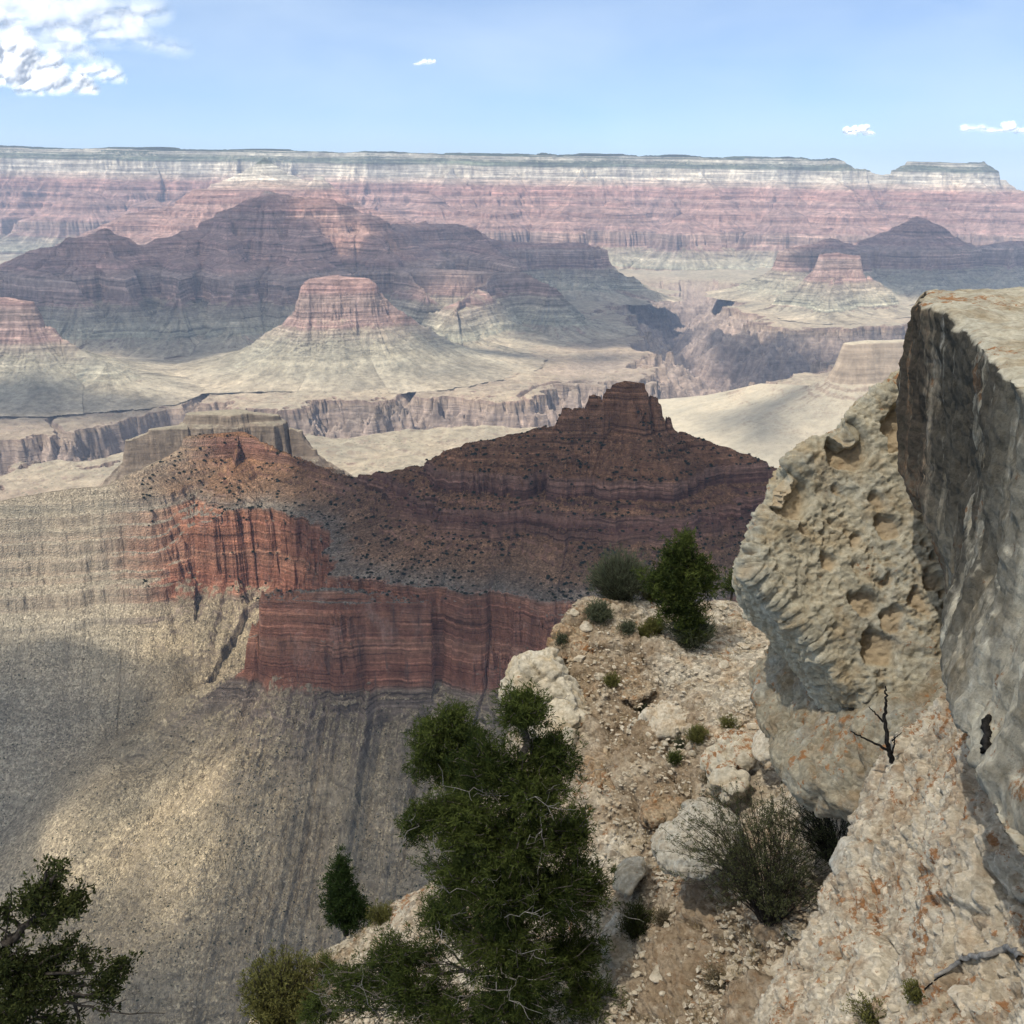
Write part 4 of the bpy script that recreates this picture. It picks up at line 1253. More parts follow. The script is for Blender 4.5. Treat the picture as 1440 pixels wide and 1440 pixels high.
def bark_material(name, a, b, s=30.0):
    m = bpy.data.materials.new(name)
    m.use_nodes = True
    nt = m.node_tree
    nt.nodes.clear()
    L = nt.links.new
    out = nd(nt, "ShaderNodeOutputMaterial")
    dif = nd(nt, "ShaderNodeBsdfDiffuse")
    geo = nd(nt, "ShaderNodeNewGeometry")
    nz = nd(nt, "ShaderNodeTexNoise", ins={"Scale": s, "Detail": 4.0, "Roughness": 0.65})
    L(geo.outputs["Position"], nz.inputs["Vector"])
    mr = nd(nt, "ShaderNodeMapRange", ins={"From Min": 0.35, "From Max": 0.65})
    L(nz.outputs["Fac"], mr.inputs["Value"])
    c = nd(nt, "ShaderNodeMixRGB", ins={"Color1": (*a, 1), "Color2": (*b, 1)})
    L(mr.outputs["Result"], c.inputs["Fac"])
    L(c.outputs["Color"], dif.inputs["Color"])
    bp = nd(nt, "ShaderNodeBump", ins={"Strength": 0.7, "Distance": 0.01})
    L(nz.outputs["Fac"], bp.inputs["Height"]); L(bp.outputs["Normal"], dif.inputs["Normal"])
    L(dif.outputs[0], out.inputs["Surface"])
    return m


LEAF_PINE = leaf_material("pine_needles", (.020, .031, .010), (.105, .128, .034))
LEAF_JUN = leaf_material("juniper_needles", (.018, .031, .011), (.052, .080, .024))
LEAF_GREY = leaf_material("grey_green_stems", (.05, .06, .035), (.13, .14, .085))
LEAF_OLIVE = leaf_material("olive_leaves", (.06, .065, .02), (.19, .18, .06))
LEAF_DARK = leaf_material("dark_olive_leaves", (.02, .026, .010), (.075, .085, .028))
LEAF_TWIG = leaf_material("twiggy_leaves", (.036, .042, .019), (.105, .112, .052))
LEAF_DRY = leaf_material("dry_twigs", (.10, .08, .05), (.22, .18, .11))
LEAF_STRAW = leaf_material("straw_blades", (.22, .16, .08), (.46, .36, .20))
LEAF_FAR = leaf_material("far_shrub_leaves", (.030, .036, .022), (.060, .066, .040))
BARK = bark_material("grey_bark", (.07, .06, .05), (.16, .14, .12))
BARK_DARK = bark_material("dark_bark", (.025, .021, .018), (.07, .06, .05))
DEADWOOD = bark_material("bleached_wood", (.15, .14, .125), (.32, .30, .27))
BURNT = bark_material("burnt_wood", (.012, .011, .010), (.035, .032, .03))


class Tubes:
    def __init__(self):
        self.V, self.F, self.n = [], [], 0

    def add(self, path, r0, r1, sides=5):
        P = np.asarray(path, float)
        n = len(P)
        t = np.gradient(P, axis=0)
        t /= np.linalg.norm(t, axis=1)[:, None] + 1e-9
        ref = np.where(np.abs(t[:, 2:3]) > 0.9, np.array([[1.0, 0, 0]]), np.array([[0, 0, 1.0]]))
        u = np.cross(t, ref); u /= np.linalg.norm(u, axis=1)[:, None] + 1e-9
        v = np.cross(t, u)
        r = np.linspace(r0, r1, n)[:, None]
        ang = np.linspace(0, 2 * np.pi, sides, endpoint=False)
        ring = np.stack([P + r * (np.cos(a) * u + np.sin(a) * v) for a in ang], 1).reshape(-1, 3)
        i = np.arange(n * sides).reshape(n, sides)
        j = np.roll(i, -1, 1)
        f = np.stack([i[:-1], j[:-1], j[1:], i[1:]], -1).reshape(-1, 4)
        self.V.append(ring); self.F.append(f + self.n); self.n += len(ring)
        # tip
        return self

    def build(self, name, mat, parent, origin):
        V = np.concatenate(self.V) - np.asarray(origin)
        return mesh_from(name, V, np.concatenate(self.F).astype(np.int32), mat, parent=parent)


def wobble(a, b, n, amt, sag=0.0):
    a, b = np.asarray(a, float), np.asarray(b, float)
    t = np.linspace(0, 1, n)[:, None]
    L = np.linalg.norm(b - a)
    P = a + (b - a) * t
    P[1:-1] += RNG.randn(n - 2, 3) * amt * L
    P[:, 2] += sag * L * np.sin(np.pi * t[:, 0])
    return P


def blades(c, d, nb, ln, wd, spread, tone):
    """nb narrow leaves at each centre c pointing roughly along d"""
    n = len(c)
    C = np.repeat(c, nb, 0); D = np.repeat(d, nb, 0)
    dirn = D + RNG.randn(n * nb, 3) * spread
    dirn /= np.linalg.norm(dirn, axis=1)[:, None] + 1e-9
    side = np.cross(dirn, RNG.randn(n * nb, 3))
    side /= np.linalg.norm(side, axis=1)[:, None] + 1e-9
    l = ln * RNG.uniform(0.6, 1.2, (n * nb, 1)); w = wd * RNG.uniform(0.7, 1.2, (n * nb, 1))
    C = C + RNG.randn(n * nb, 3) * ln * 0.25
    a = C; b = C + dirn * l * 0.55 + side * w * 0.5; t = C + dirn * l; e = C + dirn * l * 0.55 - side * w * 0.5
    V = np.stack([a, b, t, e], 1).reshape(-1, 3)
    F = np.arange(n * nb * 4, dtype=np.int32).reshape(-1, 4)
    T = np.repeat(np.clip(np.repeat(tone, nb) + RNG.randn(n * nb) * 0.12, 0, 1), 4)
    return V, F, T


def tree(name, label, cat, trunk, lobes, leaf, bark, nb=12, ln=0.085, wd=0.013, r0=0.10, r1=0.03, per=9, spread=0.75, dead=0, up=0.25, seed=0, group=None, limbs=(), shell=0.3, dense=1.0):
    """trunk: world points from the base up; lobes: (px, py, rx, ry in px, D, depth radius in m, tufts)"""
    global RNG
    RNG = np.random.RandomState(100 + seed)
    base = np.array(trunk[0], float)
    root = empty(name, tuple(base), label, cat, group)
    T = Tubes()
    tp = np.array(trunk, float)
    # smooth trunk
    s = np.linspace(0, len(tp) - 1, len(tp) * 4)
    tr = np.stack([np.interp(s, np.arange(len(tp)), tp[:, k]) for k in range(3)], 1)
    tr[1:-1] += RNG.randn(len(tr) - 2, 3) * r0 * 0.25
    T.add(tr, r0, r1, 7)
    for path, ra, rb in limbs:
        P = np.array(path, float)
        q = np.linspace(0, len(P) - 1, len(P) * 3)
        P = np.stack([np.interp(q, np.arange(len(P)), P[:, k]) for k in range(3)], 1)
        P[1:-1] += RNG.randn(len(P) - 2, 3) * ra * 0.4
        T.add(P, ra, rb, 6)
    cs, ds, tones = [], [], []
    DT = Tubes()
    for (px, py, rx, ry, D, rd, nt) in lobes:
        nt = int(nt * dense)
        c = np.array(at(px, py, D))
        k = np.linalg.norm(c) / FPX
        R = np.array([rx * k, rd, ry * k])
        low = tr[tr[:, 2] <= c[2] - 0.1 * R[2]]
        if len(low) == 0: low = tr[:1]
        st = low[np.argmin(np.linalg.norm(low - c, axis=1) + 0.3 * np.abs(low[:, 2] - c[2]))]
        br = wobble(st, c, 6, 0.05, 0.04)
        T.add(br, max(r1 * 0.9, r0 * 0.32), r1 * 0.35, 5)
        ltone = RNG.uniform(0.25, 0.6)
        ns = max(int(nt / per), 1)
        for i in range(ns):
            v = RNG.randn(3); v /= np.linalg.norm(v)
            v[2] = v[2] + 0.15
            rr = RNG.uniform(shell, 1.05)
            e = c + v * R * rr
            s0 = br[RNG.randint(2, 6)] if RNG.rand() < 0.5 else c + v * R * 0.1
            sb = wobble(s0, e, 5, 0.07, 0.03)
            T.add(sb, r1 * 0.30, 0.004, 4)
            tt = RNG.uniform(0.35, 1.0, per)
            pos = np.stack([np.interp(tt, np.linspace(0, 1, 5), sb[:, k2]) for k2 in range(3)], 1) + RNG.randn(per, 3) * ln * 0.9
            dd = (e - s0) / (np.linalg.norm(e - s0) + 1e-6)
            cs.append(pos); ds.append(np.tile(dd * 0.7 + np.array([0, 0, up]), (per, 1)))
            tones.append(np.clip(ltone + RNG.randn() * 0.16 + (pos[:, 2] - c[2]) / (R[2] + 1e-6) * 0.12, 0, 1))
    for i in range(dead):
        px, py, rx, ry, D, rd, nt = lobes[RNG.randint(len(lobes))]
        c = np.array(at(px, py, D)); k = np.linalg.norm(c) / FPX
        a = c + np.array([RNG.uniform(-.6, .6) * rx * k, -RNG.uniform(.2, .75) * rd, RNG.uniform(-.6, .6) * ry * k])
        dr = np.array([RNG.uniform(-1, 1), RNG.uniform(-.9, 0.1), RNG.uniform(-.5, .6)])
        dr /= np.linalg.norm(dr)
        L = RNG.uniform(0.25, 0.6)
        P = wobble(a, a + dr * L, 6, 0.08)
        DT.add(P, 0.006, 0.003, 4)
        for q in range(RNG.randint(2, 5)):
            j = RNG.randint(2, 6)
            e = P[j] + (dr + RNG.randn(3) * 0.8) * L * 0.3
            DT.add(wobble(P[j], e, 4, 0.08), 0.004, 0.002, 4)
    V, F, TT = blades(np.concatenate(cs), np.concatenate(ds), nb, ln, wd, spread, np.concatenate(tones))
    T.build("trunk", bark, root, base)
    mesh_from("crown", V - base, F, leaf, smooth=False, parent=root, attrs={"tone": TT})
    if dead:
        DT.build("dead_twigs", DEADWOOD, root, base)["kind"] = "stuff"
    return root


def shrub(name, label, base, w, h, n, leaf, stem, ln=0.06, wd=0.012, nb=5, spread=0.5, seed=0, lean=(0, 0), open_=1.0, sr=0.006, per=7, group=None, cat="shrub", low=0.15, arch=0.0):
    """many stems fanning out of one root"""
    global RNG
    RNG = np.random.RandomState(300 + seed)
    base = np.array(base, float)
    root = empty(name, tuple(base), label, cat, group)
    T = Tubes()
    cs, ds, tones = [], [], []
    for i in range(n):
        a = RNG.uniform(0, 2 * np.pi)
        q = np.sqrt(RNG.rand()) * open_
        hh = h * RNG.uniform(0.65, 1.0) * (1.0 - 0.45 * q * q)
        e = np.array([math.cos(a) * q * w * 0.5 + lean[0] * h, math.sin(a) * q * w * 0.5 + lean[1] * h, hh])
        s = np.array([math.cos(a), math.sin(a), 0]) * w * 0.05 * RNG.rand()
        P = wobble(s, e, 6, 0.035, 0.06)
        P[:, 2] += arch * h * np.sin(np.pi * np.linspace(0, 1, 6))
        T.add(P, sr, sr * 0.4, 4)
        tt = RNG.uniform(low, 1.0, per)
        pos = np.stack([np.interp(tt, np.linspace(0, 1, 6), P[:, k]) for k in range(3)], 1) + RNG.randn(per, 3) * ln * 0.6
        d = (e - s) / np.linalg.norm(e - s)
        cs.append(pos); ds.append(np.tile(d, (per, 1))); tones.append(np.clip(0.2 + 0.6 * tt + RNG.randn(per) * 0.15, 0, 1))
    V, F, TT = blades(np.concatenate(cs), np.concatenate(ds), nb, ln, wd, spread, np.concatenate(tones))
    T.build("stems", stem, root, (0, 0, 0))
    mesh_from("foliage", V, F, leaf, smooth=False, parent=root, attrs={"tone": TT})
    return root


def ground_hit(px, py, zf, d0, d1, n=500):
    D = np.linspace(d0, d1, n)
    u, f, z = ray(px, py)
    x = u * D / f; zz = z * D / f
    g = zf(x, D)
    below = np.nonzero(zz < g)[0]
    if len(below) == 0:
        return None
    i = below[0]
    return (float(x[i]), float(D[i]), float(g[i]))


def cast(ob, px, py):
    """where the view ray meets a rock surface as built"""
    u, f, z = ray(px, py)
    ok, loc, nrm, idx = ob.ray_cast(Vector((0, 0, 0)), Vector((u, f, z)).normalized())
    return tuple(loc) if ok else None


def on_ledge(px, py):
    g = cast(LEDGE_OBJ, px, py)
    return g if g and g[2] > -24 else None


def on_out(px, py):
    return cast(OUT_OBJ, px, py)


bpy.context.view_layer.update()


def plants():
    # the big pine in front of the ledge
    b = at(735, 1480, 12.5)
    bz = float(ledge_z(np.array([b[0]]), np.array([12.5]))[0])
    tr = [(b[0], 12.5, bz - 0.1), at(728, 1330, 12.5), at(712, 1210, 12.6), at(732, 1100, 12.7), at(738, 1000, 12.8)]
    lob = [(738, 1000, 42, 36, 12.8, .4, 200), (778, 1065, 45, 45, 12.8, .4, 220), (690, 1085, 58, 48, 12.6, .45, 280), (745, 1120, 70, 50, 12.5, .5, 320), (640, 1150, 62, 36, 12.4, .4, 220), (590, 1160, 28, 28, 12.3, .25, 90),
           (720, 1195, 90, 60, 12.4, .6, 420), (805, 1180, 34, 60, 12.7, .4, 180), (660, 1240, 78, 44, 12.3, .5, 330), (770, 1265, 80, 55, 12.4, .6, 420), (830, 1250, 32, 60, 12.8, .35, 130), (620, 1290, 44, 34, 12.6, .4, 150),
           (700, 1330, 88, 50, 12.2, .6, 360), (800, 1350, 66, 50, 12.5, .5, 260), (560, 1345, 56, 34, 13.0, .4, 190), (500, 1385, 62, 40, 13.2, .4, 220), (580, 1400, 84, 40, 12.6, .5, 240), (720, 1420, 90, 36, 12.0, .5, 220), (830, 1410, 42, 40, 12.3, .4, 110),
           (640, 1440, 90, 30, 12.2, .5, 160), (705, 1275, 60, 56, 12.0, .4, 200), (735, 1385, 62, 50, 11.9, .4, 200), (650, 1180, 50, 40, 12.2, .4, 130), (450, 1425, 36, 30, 13.4, .3, 90)]
    tree("pine_tree", "big dark green pine standing before the pale ledge, grey dead twigs in its crown", "tree", tr, lob, LEAF_PINE, BARK, nb=14, ln=0.085, wd=0.0135, r0=0.13, r1=0.045, dead=42, seed=1, dense=3.1)
    # the one behind its left shoulder
    x = at(655, 1330, 16.8)[0]
    bz = float(ledge_z(np.array([x]), np.array([16.8]))[0])
    tr = [(x, 16.8, bz - 0.1), at(645, 1200, 16.8), at(628, 1100, 16.8), at(632, 1010, 16.8)]
    lob = [(632, 1008, 28, 20, 16.8, .4, 110), (612, 1035, 36, 26, 16.7, .5, 170), (655, 1045, 34, 32, 16.8, .5, 180), (598, 1070, 30, 28, 16.6, .45, 130), (635, 1085, 46, 30, 16.7, .6, 220), (660, 1110, 32, 30, 16.8, .5, 130)]
    tree("pine_tree", "bushy pine rising behind the big pine's left shoulder against grey rubble", "tree", tr, lob, LEAF_PINE, BARK, nb=13, ln=0.10, wd=0.017, r0=0.10, r1=0.04, seed=2, dense=2.2)
    # on the ledge
    g = on_ledge(968, 908) or at(968, 908, 21.0)
    D = g[1]
    tr = [(g[0], D, g[2] - 0.05), at(966, 870, D), at(962, 820, D), at(960, 765, D)]
    lob = [(959, 762, 13, 14, D, .2, 50), (956, 785, 26, 18, D, .35, 100), (986, 797, 20, 17, D, .3, 80), (938, 806, 26, 17, D - .1, .4, 100), (965, 815, 34, 20, D - .1, .45, 150), (920, 822, 18, 14, D, .3, 60), (995, 825, 16, 14, D, .3, 50),
           (950, 838, 38, 18, D - .1, .5, 150), (972, 860, 30, 20, D - .1, .45, 120), (940, 860, 20, 14, D, .3, 60), (968, 885, 24, 14, D - .1, .35, 70)]
    tree("pine_tree", "small conical green pine alone on top of the gravel ledge", "tree", tr, lob, LEAF_PINE, BARK_DARK, nb=12, ln=0.11, wd=0.022, r0=0.09, r1=0.035, seed=3, dense=1.9)
    # little conical one on the lower ledge
    g = on_ledge(487, 1312) or at(487, 1312, 20.4)
    D = g[1]
    tr = [(g[0], D, g[2] - 0.05), at(482, 1280, D), at(479, 1240, D), at(477, 1212, D)]
    lob = [(477, 1213, 8, 12, D, .15, 40), (478, 1232, 17, 14, D, .25, 80), (480, 1254, 27, 16, D, .35, 130), (477, 1277, 31, 17, D, .4, 150), (495, 1270, 26, 17, D, .35, 110), (486, 1296, 28, 12, D, .35, 110), (515, 1282, 12, 10, D, .2, 40)]
    tree("pine_tree", "little conical dark tree at the lower ledge's rim, on the left", "tree", tr, lob, LEAF_JUN, BARK_DARK, nb=12, ln=0.10, wd=0.022, r0=0.07, r1=0.03, seed=4, dense=2.0)
    # the green tips peeping over the edge by the pitted boulder
    tr = [(at(1030, 840, 24.6)[0], 24.6, at(1030, 855, 24.6)[2] - 0.2), at(1030, 815, 24.6)]
    tree("bush", "green bush tip peeping over the ledge against the pitted boulder", "bush", tr, [(1030, 815, 16, 12, 24.6, .3, 70), (1040, 825, 14, 10, 24.6, .3, 40), (1018, 826, 10, 8, 24.6, .2, 30)], LEAF_PINE, BARK_DARK, nb=10, ln=0.11, wd=0.02, r0=0.04, r1=0.02, seed=5)
    # lower left corner
    B = at(-70, 1600, 8.2)
    tr = [(B[0], B[1], B[2]), at(-45, 1480, 8.5), at(-25, 1400, 8.6), at(5, 1330, 8.7), at(30, 1305, 8.8), at(55, 1285, 8.8)]
    lob = [(62, 1258, 30, 22, 8.8, .25, 150), (95, 1275, 24, 20, 8.8, .25, 90), (72, 1296, 26, 10, 8.8, .2, 60), (40, 1275, 16, 18, 8.8, .2, 50), (8, 1285, 16, 14, 8.8, .2, 40), (72, 1216, 7, 7, 8.8, .07, 12), (86, 1222, 10, 8, 8.8, .1, 18),
           (110, 1278, 10, 8, 8.8, .1, 20), (20, 1365, 46, 34, 8.6, .3, 190), (75, 1355, 36, 26, 8.7, .25, 130), (95, 1330, 14, 10, 8.8, .15, 30), (122, 1350, 14, 18, 8.7, .15, 40), (165, 1365, 20, 20, 8.7, .18, 70), (145, 1385, 26, 14, 8.7, .18, 60), (150, 1405, 14, 12, 8.7, .15, 25),
           (35, 1400, 50, 28, 8.5, .3, 170), (85, 1395, 34, 20, 8.6, .25, 80), (20, 1435, 60, 22, 8.4, .3, 150), (90, 1432, 30, 14, 8.6, .2, 36), (70, 1440, 14, 10, 8.6, .1, 16)]
    limbs = [([at(-30, 1420, 8.55), at(30, 1418, 8.5), at(75, 1407, 8.55), at(105, 1412, 8.6), at(150, 1424, 8.6), at(232, 1425, 8.6)], 0.03, 0.004), ([at(105, 1412, 8.6), at(112, 1440, 8.6), at(125, 1460, 8.6)], 0.018, 0.01),
             ([at(5, 1330, 8.7), at(14, 1280, 8.75), at(17, 1262, 8.75), at(14, 1245, 8.75)], 0.010, 0.003), ([at(20, 1320, 8.75), at(-5, 1300, 8.7), at(-15, 1270, 8.7)], 0.012, 0.005), ([at(95, 1398, 8.6), at(140, 1397, 8.65), at(165, 1380, 8.7)], 0.014, 0.006),
             ([at(150, 1424, 8.6), at(163, 1412, 8.6), at(178, 1405, 8.6)], 0.007, 0.003), ([at(105, 1412, 8.6), at(130, 1408, 8.6), at(160, 1420, 8.6)], 0.007, 0.003), ([at(190, 1426, 8.6), at(205, 1415, 8.6)], 0.004, 0.002)]
    tree("tree", "dark leafy tree reaching in at the picture's lower left corner", "tree", tr, lob, LEAF_DARK, BARK_DARK, nb=8, ln=0.052, wd=0.021, r0=0.09, r1=0.028, seed=6, spread=0.9, limbs=limbs, per=8, dense=1.7)
    # shrubs
    def put(fn, px, py, *a, **k):
        g = on_ledge(px, py) or at(px, py, 21.0)
        return fn, (g[0], g[1], g[2] - 0.03)
    g = on_ledge(870, 838) or at(870, 836, 23.0)
    k = g[1] / FPX * 1.08
    shrub("shrub", "round grey green shrub beside the small pine on the ledge top", (g[0], g[1] - 0.2, g[2] - 0.1), 88 * k, 78 * k, 420, LEAF_GREY, BARK_DARK, ln=0.14, wd=0.014, nb=4, spread=0.28, seed=1, per=8, sr=0.007)
    rows = [(915, 846, 40, 40, LEAF_OLIVE, "yellowish green shrub between the round grey shrub and the small pine", 150, 0.10),
            (972, 908, 66, 46, LEAF_GREY, "dull grey shrub spreading at the small pine's foot", 260, 0.12),
            (842, 872, 36, 26, LEAF_GREY, "low dark tuft shrub near the ledge's left corner", 130, 0.10),
            (921, 888, 30, 20, LEAF_OLIVE, "faded low shrub left of the small pine's foot", 90, 0.09),
            (882, 888, 22, 14, LEAF_GREY, "tiny grey tuft in a crack on the ledge gravel", 60, 0.08),
            (905, 893, 18, 14, LEAF_OLIVE, "tiny olive tuft beside the faded low shrub", 50, 0.08),
            (906, 1004, 18, 18, LEAF_GREY, "small dark tuft on the brown scrubby face", 60, 0.07),
            (980, 1043, 26, 26, LEAF_OLIVE, "yellow green tuft where gravel meets the brown face", 100, 0.07),
            (957, 1052, 18, 16, LEAF_GREY, "small dark tuft just left of the yellow green one", 60, 0.06),
            (948, 1072, 18, 18, LEAF_PINE, "small dark green tuft lowest of three on the brown face", 60, 0.06),
            (1026, 1022, 34, 14, LEAF_OLIVE, "thin spreading plant on the pale gravel above the tan stone", 60, 0.06),
            (838, 860, 16, 10, LEAF_OLIVE, "small mossy tuft behind the low dark tuft", 40, 0.08),
            (790, 905, 14, 16, LEAF_GREY, "dark little tuft on the ledge's left corner wall", 50, 0.08),
            (860, 962, 16, 14, LEAF_OLIVE, "pale olive tuft high on the brown face", 50, 0.08),
            (893, 1318, 50, 52, LEAF_DARK, "dark green shrub right of the big pine's lower crown", 160, 0.07),
            (1000, 1100, 30, 18, LEAF_DRY, "dry brown weed beside the pale grey boulder", 70, 0.06),
            (1010, 1380, 46, 18, LEAF_DRY, "dry brown weed low on the dirt slope near the bottom edge", 70, 0.06),
            (935, 1300, 30, 24, LEAF_DRY, "dry brown weed on the dirt left of the twiggy bush", 70, 0.06),
            (535, 1296, 34, 26, LEAF_OLIVE, "yellowish bush beside the little conical tree", 90, 0.09),
            (455, 1370, 40, 34, LEAF_OLIVE, "pale yellow weed on the lower ledge's rim", 90, 0.08)]
    for i, (px, py, w, h, lf, lab, n, ln) in enumerate(rows):
        g = on_ledge(px, py) or at(px, py, 21.0)
        k = math.hypot(g[1], g[2]) / FPX
        shrub("shrub", lab, (g[0], g[1], g[2] - 0.04), w * k, h * k * 1.15, n, lf, BARK_DARK, ln=ln, wd=ln * 0.16, nb=5, spread=0.5, seed=20 + i, per=5, sr=0.004)
    # olive shrub low on the left end of the ledge
    g = on_ledge(398, 1436) or at(398, 1436, 18.0)
    k = math.hypot(g[1], g[2]) / FPX
    shrub("shrub", "leafy olive green shrub at the left end of the lower ledge", (g[0], g[1], g[2] - 0.3), 112 * k, 135 * k, 340, LEAF_OLIVE, BARK_DARK, ln=0.075, wd=0.022, nb=8, spread=0.8, seed=60, per=10, sr=0.008, open_=0.95)
    # the dark twiggy bush
    g = on_ledge(1082, 1290) or at(1082, 1290, 11.0)
    k = math.hypot(g[1], g[2]) / FPX
    shrub("twiggy_bush", "big dark twiggy bush growing between the grey boulder and the outcrop", (g[0], g[1], g[2] - 0.05), 260 * k, 205 * k, 210, LEAF_TWIG, BARK_DARK, ln=0.032, wd=0.010, nb=5, spread=0.9, seed=61, per=26, sr=0.0055, lean=(-0.12, 0.0), open_=1.0, arch=0.08, cat="bush", low=0.25)
    g = on_ledge(1165, 1200) or at(1165, 1200, 11.5)
    k = math.hypot(g[1], g[2]) / FPX
    shrub("twiggy_bush", "brownish bare twiggy bush against the lichen-spotted boulder", (g[0], g[1] - 0.2, g[2]), 130 * k, 130 * k, 110, LEAF_TWIG, BURNT, ln=0.026, wd=0.008, nb=4, spread=0.8, seed=62, per=16, sr=0.006, lean=(-0.25, -0.1), arch=0.06, cat="bush", low=0.3)
    # on the outcrop
    for i, (px, py, w, h, lf, lab, n) in enumerate([(1286, 1405, 34, 26, LEAF_OLIVE, "small yellow green weed on the outcrop near the flat stone", 60), (1225, 1436, 70, 26, LEAF_OLIVE, "sparse mossy weed on the outcrop at the bottom edge", 70)]):
        g = on_out(px, py)
        k = math.hypot(g[1], g[2]) / FPX
        shrub("weed", lab, (g[0], g[1], g[2]), w * k, h * k, n, lf, BARK_DARK, ln=0.022, wd=0.006, nb=5, spread=0.7, seed=70 + i, per=4, sr=0.002, cat="weed")


def dead_wood():
    def rod(name, label, cat, paths, mat, seed):
        global RNG
        RNG = np.random.RandomState(seed)
        T = Tubes()
        o = np.array(paths[0][0][0], float)
        for P, ra, rb in paths:
            P = np.array(P, float)
            q = np.linspace(0, len(P) - 1, len(P) * 5)
            P = np.stack([np.interp(q, np.arange(len(P)), P[:, k]) for k in range(3)], 1)
            P[1:-1] += RNG.randn(len(P) - 2, 3) * ra * 0.28
            T.add(P, ra, rb, 7)
        ob = T.build(name, mat, None, o)
        ob.location = o
        tag(ob, label, cat)
    rod("dead_sapling", "black leafless sapling standing before the lichen-spotted boulder", "dead tree",
        [([at(1254, 1072, 7.7), at(1250, 1050, 7.7), at(1243, 1010, 7.75), at(1246, 985, 7.75), at(1245, 965, 7.75)], 0.024, 0.006), ([at(1250, 1056, 7.7), at(1232, 1046, 7.7), at(1210, 1036, 7.75), at(1196, 1028, 7.75)], 0.013, 0.004),
         ([at(1253, 1062, 7.7), at(1258, 1046, 7.7), at(1257, 1036, 7.7)], 0.010, 0.004), ([at(1254, 1042, 7.7), at(1268, 1030, 7.7)], 0.007, 0.003), ([at(1242, 1015, 7.75), at(1230, 1002, 7.75), at(1222, 994, 7.75)], 0.009, 0.003)], BURNT, 5)
    blk = bpy.data.objects["overhanging_rock"]
    bpy.context.view_layer.update()
    stub = []
    for px, py in [(1385, 1058), (1387, 1040), (1387, 1022), (1389, 1008)]:      # it clings to whichever rock is there
        u, f, z = ray(px, py)
        ok, loc, nrm, idx = blk.ray_cast(-blk.location, Vector((u, f, z)).normalized())
        hits = ([loc.y + blk.location.y] if ok else []) + [g[1] for g in [on_out(px, py)] if g]
        stub.append(at(px, py, min(hits) - 0.01))
    rod("charred_stub", "short charred stub leaning on the foot of the overhanging rock", "stump",
        [(stub, 0.022, 0.017)], BURNT, 6)
    g = [on_out(px, py) for px, py in [(1312, 1378), (1336, 1366), (1356, 1352), (1384, 1350), (1412, 1338), (1426, 1342), (1433, 1356)]]
    g = [(x, y - 0.01, z + 0.035) for x, y, z in g]
    h = [on_out(px, py) for px, py in [(1340, 1365), (1350, 1352), (1352, 1346)]]
    h = [(x, y - 0.01, z + 0.035) for x, y, z in h]
    rod("dead_branch", "weathered grey branch lying crooked on the outcrop", "branch", [(g, 0.010, 0.024), (h, 0.008, 0.003)], DEADWOOD, 7)
    k = on_out(1300, 1395); k2 = on_out(1290, 1360)
    rod("twig", "thin dark twig lying on the outcrop left of the weathered branch", "twig", [([(p[0], p[1], p[2] + 0.02) for p in (k, on_out(1315, 1382), on_out(1330, 1372))], 0.005, 0.003)], BURNT, 8)


